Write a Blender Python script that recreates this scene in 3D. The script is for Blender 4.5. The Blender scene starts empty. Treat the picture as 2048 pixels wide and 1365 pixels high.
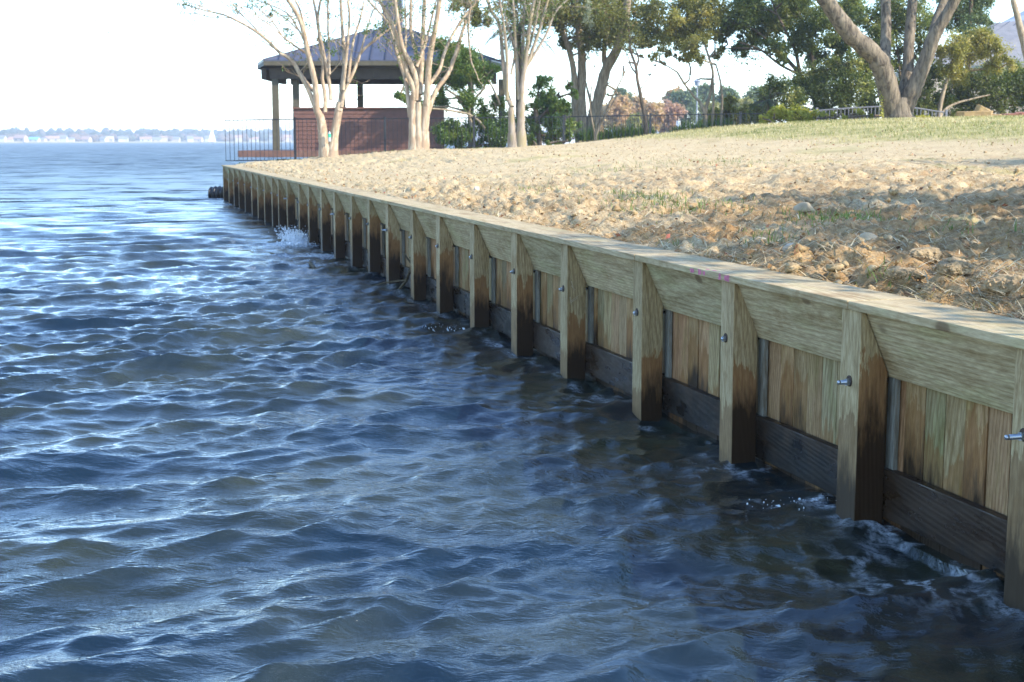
import bpy, bmesh, math, random
import numpy as np
from mathutils import Vector, Matrix

random.seed(7)
RNG = np.random.default_rng(11)
SC = bpy.context.scene
COL = SC.collection
R = math.radians

# ------------------------------------------------------------------ camera
H = 2.1                       # eye height over the lake
FPX = 2844.0                  # focal length in photo pixels (50 mm on 36 mm, 2048 wide)
HORIZON = 282.0
PITCH = math.atan((682.5 - HORIZON) / FPX)
cam_d = bpy.data.cameras.new('camera')
cam = bpy.data.objects.new('camera', cam_d)
COL.objects.link(cam)
cam.location = (0, 0, H)
cam.rotation_euler = (math.pi / 2 - PITCH, 0, 0)
cam_d.lens = 50
cam_d.sensor_width = 36
cam_d.clip_start = 0.1
cam_d.clip_end = 20000
cam_d.dof.use_dof = True
cam_d.dof.focus_distance = 7.5
cam_d.dof.aperture_fstop = 8.0
SC.camera = cam

# ------------------------------------------------------------------ sky, sun, exposure
SUN_EL, SUN_AZ = 34.0, 118.0       # azimuth clockwise from the view direction
world = bpy.data.worlds.new('World')
SC.world = world
world.use_nodes = True
wn = world.node_tree.nodes
sky = wn.new('ShaderNodeTexSky')
sky.sky_type = 'NISHITA'
sky.sun_disc = False
sky.sun_elevation = R(SUN_EL)
sky.sun_rotation = R(SUN_AZ)
sky.air_density = 1.0
sky.dust_density = 0.2
sky.ozone_density = 5.0
wn['Background'].inputs['Strength'].default_value = 0.15
world.node_tree.links.new(sky.outputs[0], wn['Background'].inputs['Color'])
sun_d = bpy.data.lights.new('sun', 'SUN')
sun_d.energy = 2.5
sun_d.angle = R(0.5)
sun_d.color = (1.0, 0.93, 0.82)
sun = bpy.data.objects.new('sun', sun_d)
COL.objects.link(sun)
SDIR = Vector((math.sin(R(SUN_AZ)) * math.cos(R(SUN_EL)), math.cos(R(SUN_AZ)) * math.cos(R(SUN_EL)), math.sin(R(SUN_EL))))
sun.rotation_euler = SDIR.to_track_quat('Z', 'Y').to_euler()
sun.location = SDIR * 60
SC.view_settings.view_transform = 'Standard'
SC.view_settings.look = 'None'
SC.view_settings.gamma = 1
SC.view_settings.use_curve_mapping = False
SC.view_settings.exposure = 2.0
SC.cycles.max_bounces = 8
SC.cycles.transparent_max_bounces = 12
SC.cycles.sample_clamp_indirect = 6.0

# ------------------------------------------------------------------ helpers
def at(px, py, depth):
    """world point seen at photo pixel (px, py) at the given distance along Y"""
    rx = (px - 1024.0) / FPX
    ry = (682.5 - py) / FPX
    dy = math.cos(PITCH) + ry * math.sin(PITCH)
    dz = -math.sin(PITCH) + ry * math.cos(PITCH)
    k = depth / dy
    return Vector((rx * k, depth, H + dz * k))

def on_level(px, py, z=0.0):
    ry = (682.5 - py) / FPX
    dy = math.cos(PITCH) + ry * math.sin(PITCH)
    dz = -math.sin(PITCH) + ry * math.cos(PITCH)
    k = (z - H) / dz
    return Vector(((px - 1024.0) / FPX * k, dy * k, z))

def ppm(depth):
    return FPX / depth

def props(o, label=None, cat=None, group=None, kind=None):
    if label: o['label'] = label
    if cat: o['category'] = cat
    if group: o['group'] = group
    if kind: o['kind'] = kind
    return o

def link(name, me, mat=None, parent=None, loc=None, rot=None, scale=None):
    o = bpy.data.objects.new(name, me)
    COL.objects.link(o)
    if mat is not None and me is not None and len(me.materials) == 0:
        me.materials.append(mat)
    if parent is not None: o.parent = parent
    if loc is not None: o.location = loc
    if rot is not None: o.rotation_euler = rot
    if scale is not None: o.scale = scale
    return o

def empty(name, loc, rz=0.0, label=None, cat=None, group=None):
    o = bpy.data.objects.new(name, None)
    COL.objects.link(o)
    o.location = loc
    o.rotation_euler = (0, 0, rz)
    o.empty_display_size = 0.2
    return props(o, label, cat, group)

def np_mesh(name, verts, faces, smooth=True, attrs=None):
    verts = np.asarray(verts, dtype=np.float32)
    faces = np.asarray(faces, dtype=np.int32)
    me = bpy.data.meshes.new(name)
    n, k = faces.shape
    me.vertices.add(len(verts))
    me.vertices.foreach_set('co', verts.ravel())
    me.loops.add(n * k)
    me.loops.foreach_set('vertex_index', faces.ravel())
    me.polygons.add(n)
    me.polygons.foreach_set('loop_start', np.arange(0, n * k, k, dtype=np.int32))
    me.polygons.foreach_set('loop_total', np.full(n, k, dtype=np.int32))
    if smooth:
        me.polygons.foreach_set('use_smooth', np.ones(n, dtype=bool))
    for an, av in (attrs or {}).items():
        a = me.attributes.new(an, 'FLOAT', 'POINT')
        a.data.foreach_set('value', np.asarray(av, dtype=np.float32))
    me.update(calc_edges=True)
    return me

class MB:
    """collects simple shapes into one mesh"""
    def __init__(self):
        self.bm = bmesh.new()
    def box(self, x0, x1, y0, y1, z0, z1):
        v = [self.bm.verts.new(p) for p in ((x0,y0,z0),(x1,y0,z0),(x1,y1,z0),(x0,y1,z0),(x0,y0,z1),(x1,y0,z1),(x1,y1,z1),(x0,y1,z1))]
        for f in ((3,2,1,0),(4,5,6,7),(0,1,5,4),(1,2,6,5),(2,3,7,6),(3,0,4,7)):
            self.bm.faces.new([v[i] for i in f])
        return self
    def poly(self, pts):
        self.bm.faces.new([self.bm.verts.new(p) for p in pts])
        return self
    def prism(self, prof, x0, x1):
        """profile of (y, z) pairs swept along x"""
        a = [self.bm.verts.new((x0, p[0], p[1])) for p in prof]
        b = [self.bm.verts.new((x1, p[0], p[1])) for p in prof]
        n = len(prof)
        for i in range(n):
            self.bm.faces.new((a[i], a[(i+1) % n], b[(i+1) % n], b[i]))
        self.bm.faces.new(a[::-1]); self.bm.faces.new(b)
        return self
    def cyl(self, p0, p1, r0, r1=None, n=8):
        p0, p1 = Vector(p0), Vector(p1)
        r1 = r0 if r1 is None else r1
        d = (p1 - p0).normalized()
        a = d.orthogonal().normalized(); b = d.cross(a)
        ra = [self.bm.verts.new(p0 + (a*math.cos(t) + b*math.sin(t))*r0) for t in [2*math.pi*i/n for i in range(n)]]
        rb = [self.bm.verts.new(p1 + (a*math.cos(t) + b*math.sin(t))*r1) for t in [2*math.pi*i/n for i in range(n)]]
        for i in range(n):
            self.bm.faces.new((ra[i], ra[(i+1) % n], rb[(i+1) % n], rb[i]))
        self.bm.faces.new(ra[::-1]); self.bm.faces.new(rb)
        return self
    def mesh(self, name, bevel=0.0, smooth=False):
        bmesh.ops.recalc_face_normals(self.bm, faces=self.bm.faces)
        if bevel > 0:
            bmesh.ops.bevel(self.bm, geom=list(self.bm.edges), offset=bevel, segments=2, profile=0.6, affect='EDGES')
        me = bpy.data.meshes.new(name)
        self.bm.to_mesh(me); self.bm.free()
        if smooth:
            for p in me.polygons: p.use_smooth = True
        return me

# value noise on numpy arrays -------------------------------------------------
_PERM = RNG.random((64, 64, 64)).astype(np.float32)
def vnoise(x, y, z=0.0):
    x = np.asarray(x, dtype=np.float64); y = np.asarray(y, dtype=np.float64)
    z = np.zeros_like(x) + z
    xi, yi, zi = np.floor(x).astype(np.int64), np.floor(y).astype(np.int64), np.floor(z).astype(np.int64)
    fx, fy, fz = x - xi, y - yi, z - zi
    fx, fy, fz = [f*f*(3-2*f) for f in (fx, fy, fz)]
    g = lambda a, b, c: _PERM[(xi+a) & 63, (yi+b) & 63, (zi+c) & 63]
    c00 = g(0,0,0)*(1-fx) + g(1,0,0)*fx; c10 = g(0,1,0)*(1-fx) + g(1,1,0)*fx
    c01 = g(0,0,1)*(1-fx) + g(1,0,1)*fx; c11 = g(0,1,1)*(1-fx) + g(1,1,1)*fx
    return (c00*(1-fy) + c10*fy)*(1-fz) + (c01*(1-fy) + c11*fy)*fz
def fbm(x, y, z=0.0, octv=4, gain=0.5):
    s = 0; a = 1.0; t = 0
    for i in range(octv):
        s = s + a*vnoise(np.asarray(x)*2.03**i + 7.3*i, np.asarray(y)*2.03**i + 3.1*i, z + 5.7*i); t += a; a *= gain
    return s/t
def sstep(a, b, x):
    t = np.clip((np.asarray(x, dtype=np.float64) - a)/(b - a), 0, 1)
    return t*t*(3-2*t)

# ------------------------------------------------------------------ node helper
class NT:
    def __init__(self, name):
        self.m = bpy.data.materials.new(name)
        self.m.use_nodes = True
        self.t = self.m.node_tree
        self.bsdf = self.t.nodes['Principled BSDF']
        self.out = self.t.nodes['Material Output']
    def n(self, typ, **kw):
        nd = self.t.nodes.new(typ)
        for k, v in kw.items():
            if k == 'ins':
                for ik, iv in v.items():
                    if hasattr(iv, 'is_output') or isinstance(iv, bpy.types.NodeSocket):
                        self.t.links.new(iv, nd.inputs[ik])
                    else:
                        nd.inputs[ik].default_value = iv
            else:
                setattr(nd, k, v)
        return nd
    def l(self, a, b): self.t.links.new(a, b)
    def math(self, op, a, b=None, c=None, clamp=False):
        nd = self.t.nodes.new('ShaderNodeMath'); nd.operation = op; nd.use_clamp = clamp
        for i, v in enumerate((a, b, c)):
            if v is None: continue
            if isinstance(v, bpy.types.NodeSocket): self.t.links.new(v, nd.inputs[i])
            else: nd.inputs[i].default_value = v
        return nd.outputs[0]
    def ramp(self, f, stops, interp='LINEAR'):
        nd = self.t.nodes.new('ShaderNodeValToRGB')
        cr = nd.color_ramp; cr.interpolation = interp
        while len(cr.elements) < len(stops): cr.elements.new(0.5)
        for e, (p, c) in zip(cr.elements, stops):
            e.position = p; e.color = tuple(c) + (1,) if len(c) == 3 else c
        self.t.links.new(f, nd.inputs[0])
        return nd.outputs[0]
    def noise(self, vec, scale, detail=4, rough=0.55, dist=0.0):
        nd = self.t.nodes.new('ShaderNodeTexNoise')
        nd.inputs['Scale'].default_value = scale; nd.inputs['Detail'].default_value = detail
        nd.inputs['Roughness'].default_value = rough; nd.inputs['Distortion'].default_value = dist
        if vec is not None: self.t.links.new(vec, nd.inputs['Vector'])
        return nd.outputs[0]
    def mapping(self, vec, scale=(1,1,1), rot=(0,0,0), loc=(0,0,0)):
        nd = self.t.nodes.new('ShaderNodeMapping')
        nd.inputs['Scale'].default_value = scale; nd.inputs['Rotation'].default_value = rot; nd.inputs['Location'].default_value = loc
        self.t.links.new(vec, nd.inputs['Vector'])
        return nd.outputs[0]
    def mix(self, f, a, b, mode='MIX'):
        nd = self.t.nodes.new('ShaderNodeMix'); nd.data_type = 'RGBA'; nd.blend_type = mode
        for i, v in ((0, f), (6, a), (7, b)):
            if isinstance(v, bpy.types.NodeSocket): self.t.links.new(v, nd.inputs[i])
            else: nd.inputs[i].default_value = v if i == 0 else (tuple(v) + (1,) if len(v) == 3 else v)
        return nd.outputs[2]
    def bump(self, h, strength, dist=0.01):
        nd = self.t.nodes.new('ShaderNodeBump')
        nd.inputs['Strength'].default_value = strength; nd.inputs['Distance'].default_value = dist
        self.t.links.new(h, nd.inputs['Height'])
        self.t.links.new(nd.outputs[0], self.bsdf.inputs['Normal'])
        return nd
    def set(self, **kw):
        for k, v in kw.items():
            k = {'color': 'Base Color', 'rough': 'Roughness', 'metal': 'Metallic', 'spec': 'Specular IOR Level', 'ior': 'IOR'}.get(k, k)
            if isinstance(v, bpy.types.NodeSocket): self.t.links.new(v, self.bsdf.inputs[k])
            elif k == 'Base Color': self.bsdf.inputs[k].default_value = tuple(v) + (1,)
            else: self.bsdf.inputs[k].default_value = v
        return self.m

def objcoord(t):
    """object coordinates moved by a per-object random offset"""
    tc = t.n('ShaderNodeTexCoord'); oi = t.n('ShaderNodeObjectInfo')
    v = t.n('ShaderNodeVectorMath', operation='MULTIPLY')
    cmb = t.n('ShaderNodeCombineXYZ', ins={0: oi.outputs['Random'], 1: oi.outputs['Random'], 2: oi.outputs['Random']})
    t.l(cmb.outputs[0], v.inputs[0]); v.inputs[1].default_value = (37.0, 21.0, 53.0)
    a = t.n('ShaderNodeVectorMath', operation='ADD')
    t.l(tc.outputs['Object'], a.inputs[0]); t.l(v.outputs[0], a.inputs[1])
    return a.outputs[0], oi.outputs['Random']

def wood(name, axis, tones, stain=None, gloss=0.0, soak=0.62, dark=(0.016, 0.010, 0.006), brown=(0.16, 0.075, 0.030), green=0.0, ring=0.5, tilt=0.05, grain_dark=0.6):
    """weathered treated pine; axis: long axis of the board in object space; stain: (level of dark wet, level of brown dampness)"""
    t = NT(name)
    co, rnd = objcoord(t)
    st = {'X': (0.12, 1, 1), 'Z': (1, 1, 0.12)}[axis]
    g = t.mapping(co, scale=st, rot=(tilt, tilt, 0) if axis == 'Z' else (0, tilt, tilt))
    fine = t.noise(g, 90, 5, 0.65)
    mid = t.noise(g, 14, 4, 0.6, 0.6)
    # growth rings: a log axis that runs just behind the board at a slight angle gives cathedral figure
    oc = t.n('ShaderNodeTexCoord').outputs['Object']
    lat = t.math('ADD', t.math('MULTIPLY', rnd, 0.30), -0.05)
    lat2 = t.math('ADD', t.math('MULTIPLY', t.math('FRACT', t.math('MULTIPLY', rnd, 17.0)), 0.30), -0.25)
    offv = t.n('ShaderNodeCombineXYZ', ins={0: 0.0 if axis == 'X' else lat, 1: lat2, 2: lat if axis == 'X' else 0.0}).outputs[0]
    ov = t.n('ShaderNodeVectorMath', operation='ADD', ins={0: oc, 1: offv}).outputs[0]
    rv = t.mapping(ov, rot=(0.03, tilt + 0.02, tilt) if axis == 'X' else (tilt + 0.02, tilt, 0.03))
    rv = t.mapping(rv, scale=(0.10, 1, 1) if axis == 'X' else (1, 1, 0.10))
    wv = t.n('ShaderNodeTexWave', wave_type='RINGS', rings_direction=axis,
             ins={'Scale': 13.0, 'Distortion': 2.2, 'Detail': 3.0, 'Detail Scale': 1.6, 'Vector': rv})
    tones = [(q[0]*1.10, q[1]*1.02, q[2]*0.86) for q in tones]
    base = t.ramp(rnd, [(i/(len(tones)-1) if len(tones) > 1 else 0, c) for i, c in enumerate(tones)])
    base = t.mix(t.math('MULTIPLY', t.ramp(wv.outputs['Fac'], [(0.45, (0,0,0)), (0.95, (1,1,1))]), ring), base, t.mix(1.0, base, (0.60, 0.52, 0.40), 'MULTIPLY'))
    base = t.mix(t.ramp(fine, [(0.42, (grain_dark,)*3), (0.62, (0,0,0))]), base, t.mix(1.0, base, (0.5, 0.45, 0.40), 'MULTIPLY'))
    base = t.mix(t.ramp(mid, [(0.45, (0,0,0)), (0.72, (0.75,)*3)]), base, t.mix(1.0, base, (0.58, 0.52, 0.42), 'MULTIPLY'))
    blot = t.noise(t.mapping(co, scale=(0.5, 1, 1) if axis == 'X' else (1, 1, 0.5)), 4.5, 5, 0.7)
    base = t.mix(t.ramp(blot, [(0.54, (0,0,0)), (0.66, (0.55,)*3)]), base, t.mix(1.0, base, (0.60, 0.48, 0.34), 'MULTIPLY'))
    if green > 0:
        gm = t.noise(t.mapping(co, scale=(0.5, 1.6, 1.6) if axis == 'X' else (1.6, 1.6, 0.5)), 3.2, 4, 0.6)
        base = t.mix(t.math('MULTIPLY', t.ramp(gm, [(0.50, (0,0,0)), (0.66, (1,1,1))]), green), base, t.mix(1.0, base, (0.72, 0.92, 0.60), 'MULTIPLY'))
    # knots
    vo = t.n('ShaderNodeTexVoronoi', ins={'Scale': 2.6, 'Vector': t.mapping(co, scale=(0.6, 1, 1) if axis == 'X' else (1, 1, 0.6))})
    kn = t.ramp(vo.outputs['Distance'], [(0.0, (1,1,1)), (0.085, (0.85,)*3), (0.12, (0,0,0))])
    base = t.mix(t.math('MULTIPLY', kn, 0.7), base, (0.10, 0.055, 0.028))
    rough = 0.75
    if stain:
        geo = t.n('ShaderNodeNewGeometry')
        sep = t.n('ShaderNodeSeparateXYZ', ins={0: geo.outputs['Position']})
        jag = t.noise(t.mapping(co, scale=(1, 1, 0.22)), 22, 5, 0.65)
        big = t.noise(t.mapping(co, scale=(1, 1, 0.4)), 5, 3, 0.5)
        lvl = t.math('ADD', sep.outputs[2], t.math('ADD', t.math('MULTIPLY', t.math('SUBTRACT', jag, 0.5), 0.55), t.math('ADD', t.math('MULTIPLY', t.math('SUBTRACT', big, 0.5), 0.55), t.math('MULTIPLY', t.math('SUBTRACT', rnd, 0.5), 0.48))))
        wd, wb = stain
        mb_ = t.math('SUBTRACT', 1.0, t.n('ShaderNodeMapRange', ins={0: lvl, 1: wb - 0.012, 2: wb + 0.015}).outputs[0])
        md = t.math('SUBTRACT', 1.0, t.n('ShaderNodeMapRange', ins={0: lvl, 1: wd - 0.10, 2: wd + 0.14}).outputs[0])
        base = t.mix(t.math('MULTIPLY', mb_, soak), base, t.mix(0.5, t.mix(1.0, base, (0.50, 0.38, 0.26), 'MULTIPLY'), brown))
        base = t.mix(t.math('MULTIPLY', md, 0.93), base, dark)
        rough = t.math('SUBTRACT', 0.78, t.math('MULTIPLY', md, 0.30))
    hgt = t.math('ADD', t.math('MULTIPLY', fine, 0.5), t.math('MULTIPLY', wv.outputs['Fac'], 0.5))
    t.bump(hgt, 0.35, 0.004)
    if gloss:   # soaked board: patchy film of water
        film = t.noise(t.mapping(co, scale=(1.2, 3, 3)), 2.2, 4, 0.6)
        rough = t.n('ShaderNodeMapRange', ins={0: film, 1: 0.4, 2: 0.62, 3: 0.22, 4: 0.7}).outputs[0]
        base = t.mix(t.ramp(t.noise(t.mapping(co, scale=(0.8, 2, 2)), 3.1, 5, 0.7), [(0.52, (0,0,0)), (0.68, (0.55,)*3)]), base, (0.050, 0.030, 0.018))
    return t.set(color=base, rough=rough, spec=max(0.12, gloss))

def plain(name, col, rough=0.6, var=0.25, scale=6.0, metal=0.0, bump=0.0, col2=None):
    t = NT(name)
    tc = t.n('ShaderNodeTexCoord')
    nz = t.noise(tc.outputs['Object'], scale, 5, 0.6)
    c2 = col2 or tuple(c*(1-var) for c in col)
    c = t.mix(t.ramp(nz, [(0.35, (0,0,0)), (0.65, (1,1,1))]), col, c2)
    if bump: t.bump(nz, bump, 0.02)
    return t.set(color=c, rough=rough, metal=metal)

def leafmat(name, stops, trans=0.35, rough=0.5):
    t = NT(name)
    a = t.n('ShaderNodeAttribute', attribute_name='tint')
    c = t.ramp(a.outputs['Fac'], stops)
    t.set(color=c, rough=rough, spec=0.35)
    tr = t.n('ShaderNodeBsdfTranslucent')
    t.l(t.mix(1.0, c, (1.25, 1.3, 0.7), 'MULTIPLY'), tr.inputs[0])
    mx = t.n('ShaderNodeMixShader'); mx.inputs[0].default_value = trans
    t.l(t.bsdf.outputs[0], mx.inputs[1]); t.l(tr.outputs[0], mx.inputs[2]); t.l(mx.outputs[0], t.out.inputs[0])
    return t.m

def barkmat(name, c1, c2, scale=(9, 9, 1.6), depth=0.5, patch=None):
    t = NT(name)
    tc = t.n('ShaderNodeTexCoord')
    v = t.mapping(tc.outputs['Object'], scale=scale)
    nz = t.noise(v, 1.6, 6, 0.65, 0.5)
    c = t.ramp(nz, [(0.36, c2), (0.60, c1)])
    if patch:
        p = t.noise(t.mapping(tc.outputs['Object'], scale=(2.5, 2.5, 0.9)), 2.0, 3, 0.5)
        c = t.mix(t.ramp(p, [(0.50, (0,0,0)), (0.58, (1,1,1))]), c, patch)
    t.bump(nz, depth, 0.05)
    return t.set(color=c, rough=0.85, spec=0.2)

M = {}
# ================================================================== shoreline frame
A0 = Vector((2.226, 6.243, 0.0))              # front of the post nearest the right edge
DV = Vector((-0.27, 0.963, 0.0)).normalized() # along the wall, away from the camera
MV = Vector((DV.y, -DV.x, 0.0))               # towards the land
ANG = math.atan2(DV.y, DV.x)
def wall_pt(u, v, z): return A0 + DV*u + MV*v + Vector((0, 0, z))
ZTOP = 1.195
_px = [2040,1690,1445,1268,1122,1022,940,872,820,772,735,700,668,642,617,598,575,558,545,530,517,505,492,480,470,460,449.5]
_k = DV.x/DV.y
POST_U = []
for p in _px:
    r = (p - 1024.0)/FPX
    yy = (A0.x - _k*A0.y)/(r - _k)
    POST_U.append((yy - A0.y)/DV.y)
POST_U = [-6.6, -4.95, -3.3, -1.62] + POST_U
U_END = POST_U[-1] + 0.02

def su(x, y):
    """distance inland (s) and along the wall (u) of world points"""
    dx, dy = np.asarray(x) - A0.x, np.asarray(y) - A0.y
    return dx*MV.x + dy*MV.y, dx*DV.x + dy*DV.y

# ================================================================== water
def build_water():
    th = np.concatenate([np.linspace(-80, -27, 60)[:-1], np.linspace(-27, 25, 600), np.linspace(25, 80, 50)[1:]])*math.pi/180
    r = [1.2]
    while r[-1] < 3.6: r.append(r[-1] + 0.12)
    while r[-1] < 70: r.append(r[-1] + max(0.024, 0.46*r[-1]**2/(1422*H)))
    while r[-1] < 7000: r.append(r[-1]*1.045)
    r = np.array(r)
    RR, TT = np.meshgrid(r, th, indexing='ij')
    X, Y = RR*np.sin(TT), RR*np.cos(TT)
    dr = np.gradient(r)[:, None]
    sp = np.maximum(dr, RR*0.0016)*1.0
    sp = np.where(RR > 70, np.maximum(sp, 0.7), sp)
    g = np.random.default_rng(5)
    N = 110
    lam = np.exp(np.linspace(math.log(0.11), math.log(4.2), N)) * g.uniform(0.95, 1.05, N)
    main = math.atan2(-0.90, 0.42)
    spread = np.where(lam > 0.6, 0.24, 0.58)
    ang = main + g.normal(0, 1, N)*spread
    lp = 1.6
    amp = lam**1.25*np.exp(-0.9*(lam/lp)**2) + 0.48*lam**1.0*np.exp(-(lam/0.55)**2)
    amp *= 0.0275/np.sqrt(0.5*np.sum(amp**2))
    ph = g.uniform(0, 2*math.pi, N)
    Z = np.zeros_like(X); DX = np.zeros_like(X); DY = np.zeros_like(X)
    # waves bend a little so that crests do not run ruler straight
    wx = (fbm(X*0.16, Y*0.16, 1.0, 2) - 0.5)*1.6
    wy = (fbm(X*0.16, Y*0.16, 9.0, 2) - 0.5)*1.6
    gust = 0.35 + 1.3*fbm(X*0.35 + 3, Y*0.22, 4.0, 3)
    grp = 0.55 + 0.9*fbm(X*0.22 + 13, Y*0.16, 14.0, 2)
    for i in range(N):
        k = 2*math.pi/lam[i]; c, s = math.cos(ang[i]), math.sin(ang[i])
        att = np.clip((lam[i]/sp - 1.9)/2.0, 0, 1)
        if not att.any(): continue
        p = k*(c*(X + wx) + s*(Y + wy)) + ph[i]
        a = amp[i]*att*(gust if lam[i] < 0.8 else grp)
        Z += a*np.cos(p)
        q = 0.95 if lam[i] > 0.6 else 0.5
        DX -= q*a*c*np.sin(p); DY -= q*a*s*np.sin(p)
    # choppy reflected wavelets close to the boards
    S, U = su(X, Y)
    near = np.exp(-np.clip(-S, 0, 9)/1.6)
    Z += near*0.030*(fbm(X*2.4, Y*2.4, 2.0, 3) - 0.5)*2*np.clip((0.4/sp - 1)/2, 0, 1)
    calm = np.where(S > 0.16, 0.25, 1.0)
    Z *= calm; DX *= calm; DY *= calm
    # foam
    foam = np.zeros_like(X)
    rd = 1 - np.abs(2*fbm(X*4.2 + wx*3, Y*4.2, 3.0, 4) - 1)
    lace = sstep(0.86, 0.97, rd)
    for px, py, rad, st in ((1612,1005,0.20,1.0),(1650,1022,0.17,1.0),(1700,1130,0.25,0.3),(1840,1165,0.32,0.55),(1900,1150,0.25,0.5),(1740,1110,0.2,0.35),(1960,1100,0.25,0.6),
                            (1800,1060,0.22,0.8),(905,660,0.16,1.0),(1000,690,0.15,0.7),(585,490,0.85,1.4),(640,512,0.8,1.2),(605,530,0.7,0.8),(445,392,0.9,1.2),(1180,800,0.3,0.35),(1480,940,0.25,0.5)):
        c = on_level(px, py)
        d2 = ((X - c.x)**2 + (Y - c.y)**2)/rad**2
        foam = np.maximum(foam, np.exp(-d2*0.8)*st*np.maximum(lace, sstep(0.9, 1.5, np.exp(-d2)*st + rd*0.4)))
    # a bright, broken lip where the water meets posts
    lip = np.exp(-((S + 0.03)/0.06)**2)*sstep(0.45, 0.62, fbm(X*5, Y*5, 8.0, 3))*0.30
    foam = np.maximum(foam, lip)
    crest = sstep(0.10, 0.14, Z)*sstep(0.55, 0.7, fbm(X*6, Y*6, 5.0, 3))*0.3
    foam = np.clip(foam, 0, 1)
    V = np.stack([X + DX, Y + DY, Z], -1).reshape(-1, 3)
    nr, nt = X.shape
    idx = np.arange(nr*nt).reshape(nr, nt)
    F = np.stack([idx[:-1, :-1], idx[:-1, 1:], idx[1:, 1:], idx[1:, :-1]], -1).reshape(-1, 4)[:, ::-1]
    me = np_mesh('water', V, F, True, {'foam': foam.ravel()})
    t = NT('lake_water')
    geo = t.n('ShaderNodeNewGeometry')
    pos = geo.outputs['Position']
    m1 = t.mapping(pos, scale=(0.75, 1.5, 1), rot=(0, 0, 0.45))
    r1 = t.noise(m1, 11.0, 4, 0.65, 0.5)
    r2 = t.noise(t.mapping(pos, scale=(0.7, 2.2, 1), rot=(0, 0, 0.3)), 26.0, 2, 0.5, 0.3)
    ln = t.n('ShaderNodeVectorMath', operation='LENGTH', ins={0: pos}).outputs['Value']
    farw = t.n('ShaderNodeMapRange', ins={0: ln, 1: 10.0, 2: 55.0}).outputs[0]
    h = t.math('ADD', t.math('MULTIPLY', r1, 0.0125), t.math('MULTIPLY', r2, 0.0040))
    ruf = t.n('ShaderNodeMapRange', ins={0: t.noise(t.mapping(pos, scale=(0.5, 0.9, 1), rot=(0, 0, 0.4)), 1.0, 3, 0.6), 1: 0.35, 2: 0.65, 3: 0.45, 4: 1.45}).outputs[0]
    h = t.math('MULTIPLY', h, ruf)
    b = t.n('ShaderNodeBump', ins={'Strength': 1.0, 'Distance': 1.0, 'Height': h})
    # wavelets too small to mesh far out tilt the surface at random
    nn = t.n('ShaderNodeTexNoise', ins={'Scale': 0.7, 'Detail': 6.0, 'Roughness': 0.75, 'Vector': t.mapping(pos, scale=(0.45, 1.0, 1), rot=(0, 0, 0.25))})
    tv = t.n('ShaderNodeVectorMath', operation='SUBTRACT', ins={0: nn.outputs['Color'], 1: (0.5, 0.5, 0.5)})
    tv2 = t.n('ShaderNodeVectorMath', operation='MULTIPLY', ins={0: tv.outputs[0], 1: (1.9, 4.6, 0.0)})
    sc = t.n('ShaderNodeVectorMath', operation='SCALE', ins={0: tv2.outputs[0]})
    t.l(farw, sc.inputs['Scale'])
    ad = t.n('ShaderNodeVectorMath', operation='ADD', ins={0: b.outputs[0], 1: sc.outputs[0]})
    nv = t.n('ShaderNodeVectorMath', operation='NORMALIZE', ins={0: ad.outputs[0]})
    t.l(nv.outputs[0], t.bsdf.inputs['Normal'])
    murk = t.noise(t.mapping(pos, scale=(0.5, 0.8, 0.5)), 1.0, 4)
    body = t.mix(t.ramp(murk, [(0.38, (0,0,0)), (0.62, (1,1,1))]), (0.0030, 0.0100, 0.0175), (0.018, 0.0225, 0.0130))
    fa = t.n('ShaderNodeAttribute', attribute_name='foam').outputs['Fac']
    fn = t.noise(pos, 30, 4, 0.7)
    fm = t.math('MULTIPLY', fa, t.ramp(fn, [(0.38, (0.15,)*3), (0.60, (1,1,1))]), clamp=True)
    t.set(color=t.mix(fm, body, (0.72, 0.75, 0.76)), rough=t.math('ADD', t.n('ShaderNodeMapRange', ins={0: ln, 1: 10.0, 2: 60.0, 3: 0.025, 4: 0.26}).outputs[0], t.math('ADD', t.math('MULTIPLY', fm, 0.4), t.n('ShaderNodeMapRange', ins={0: ln, 1: 30.0, 2: 130.0, 3: 0.0, 4: 0.14}).outputs[0]), clamp=True), ior=1.333, spec=0.95)
    o = link('water', me, t.m)
    props(o, 'choppy blue brown lake water running up to the timber seawall', kind='structure')
build_water()

# ================================================================== ground
_S = np.array([-5, 0, 3.4, 6.45, 9.7, 11.8, 14.3, 16.9, 20.2, 23.6, 27, 34, 60, 400])
_Hh = np.array([1.16, 1.20, 1.467, 1.75, 1.87, 1.99, 2.26, 2.59, 2.79, 2.87, 2.93, 3.0, 3.1, 3.1])
def edge_shift(y):
    return np.where(np.asarray(y) > 51.6, 0.85 + 0.16*(np.asarray(y) - 51.6), 0.0)
def height0(x, y):
    x = np.asarray(x, dtype=np.float64); y = np.asarray(y, dtype=np.float64)
    s, u = su(x, y)
    F = np.interp(s, _S, _Hh)
    w = np.clip(np.clip(y, 3, 60)/46.0, 0.05, 1)**0.62
    h = 1.19 + (F - 1.19)*w
    drop = np.clip(y - 51.0, 0, 40)*np.interp(x, [-12, -6, 0, 8, 13, 20], [0.02, 0.045, 0.06, 0.06, 0.02, 0.0])
    h = h - np.minimum(drop, np.maximum(h - 1.25, 0))
    far = sstep(68, 90, y)*np.interp(x, [14, 30], [1, 0])
    return h*(1-far) + (0.6)*far
def grassmask(x, y):
    n = (fbm(np.asarray(x)*0.5, np.asarray(y)*0.5, 6.0, 3) - 0.5)*9
    b = np.asarray(y) - (29.5 + (10.8 - np.asarray(x))*2.65) + n
    g = sstep(-3.0, 5.5, b)
    left = sstep(51.0, 52.5, np.asarray(y) + 0.0*np.asarray(x))
    return np.maximum(g, left)
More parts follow.
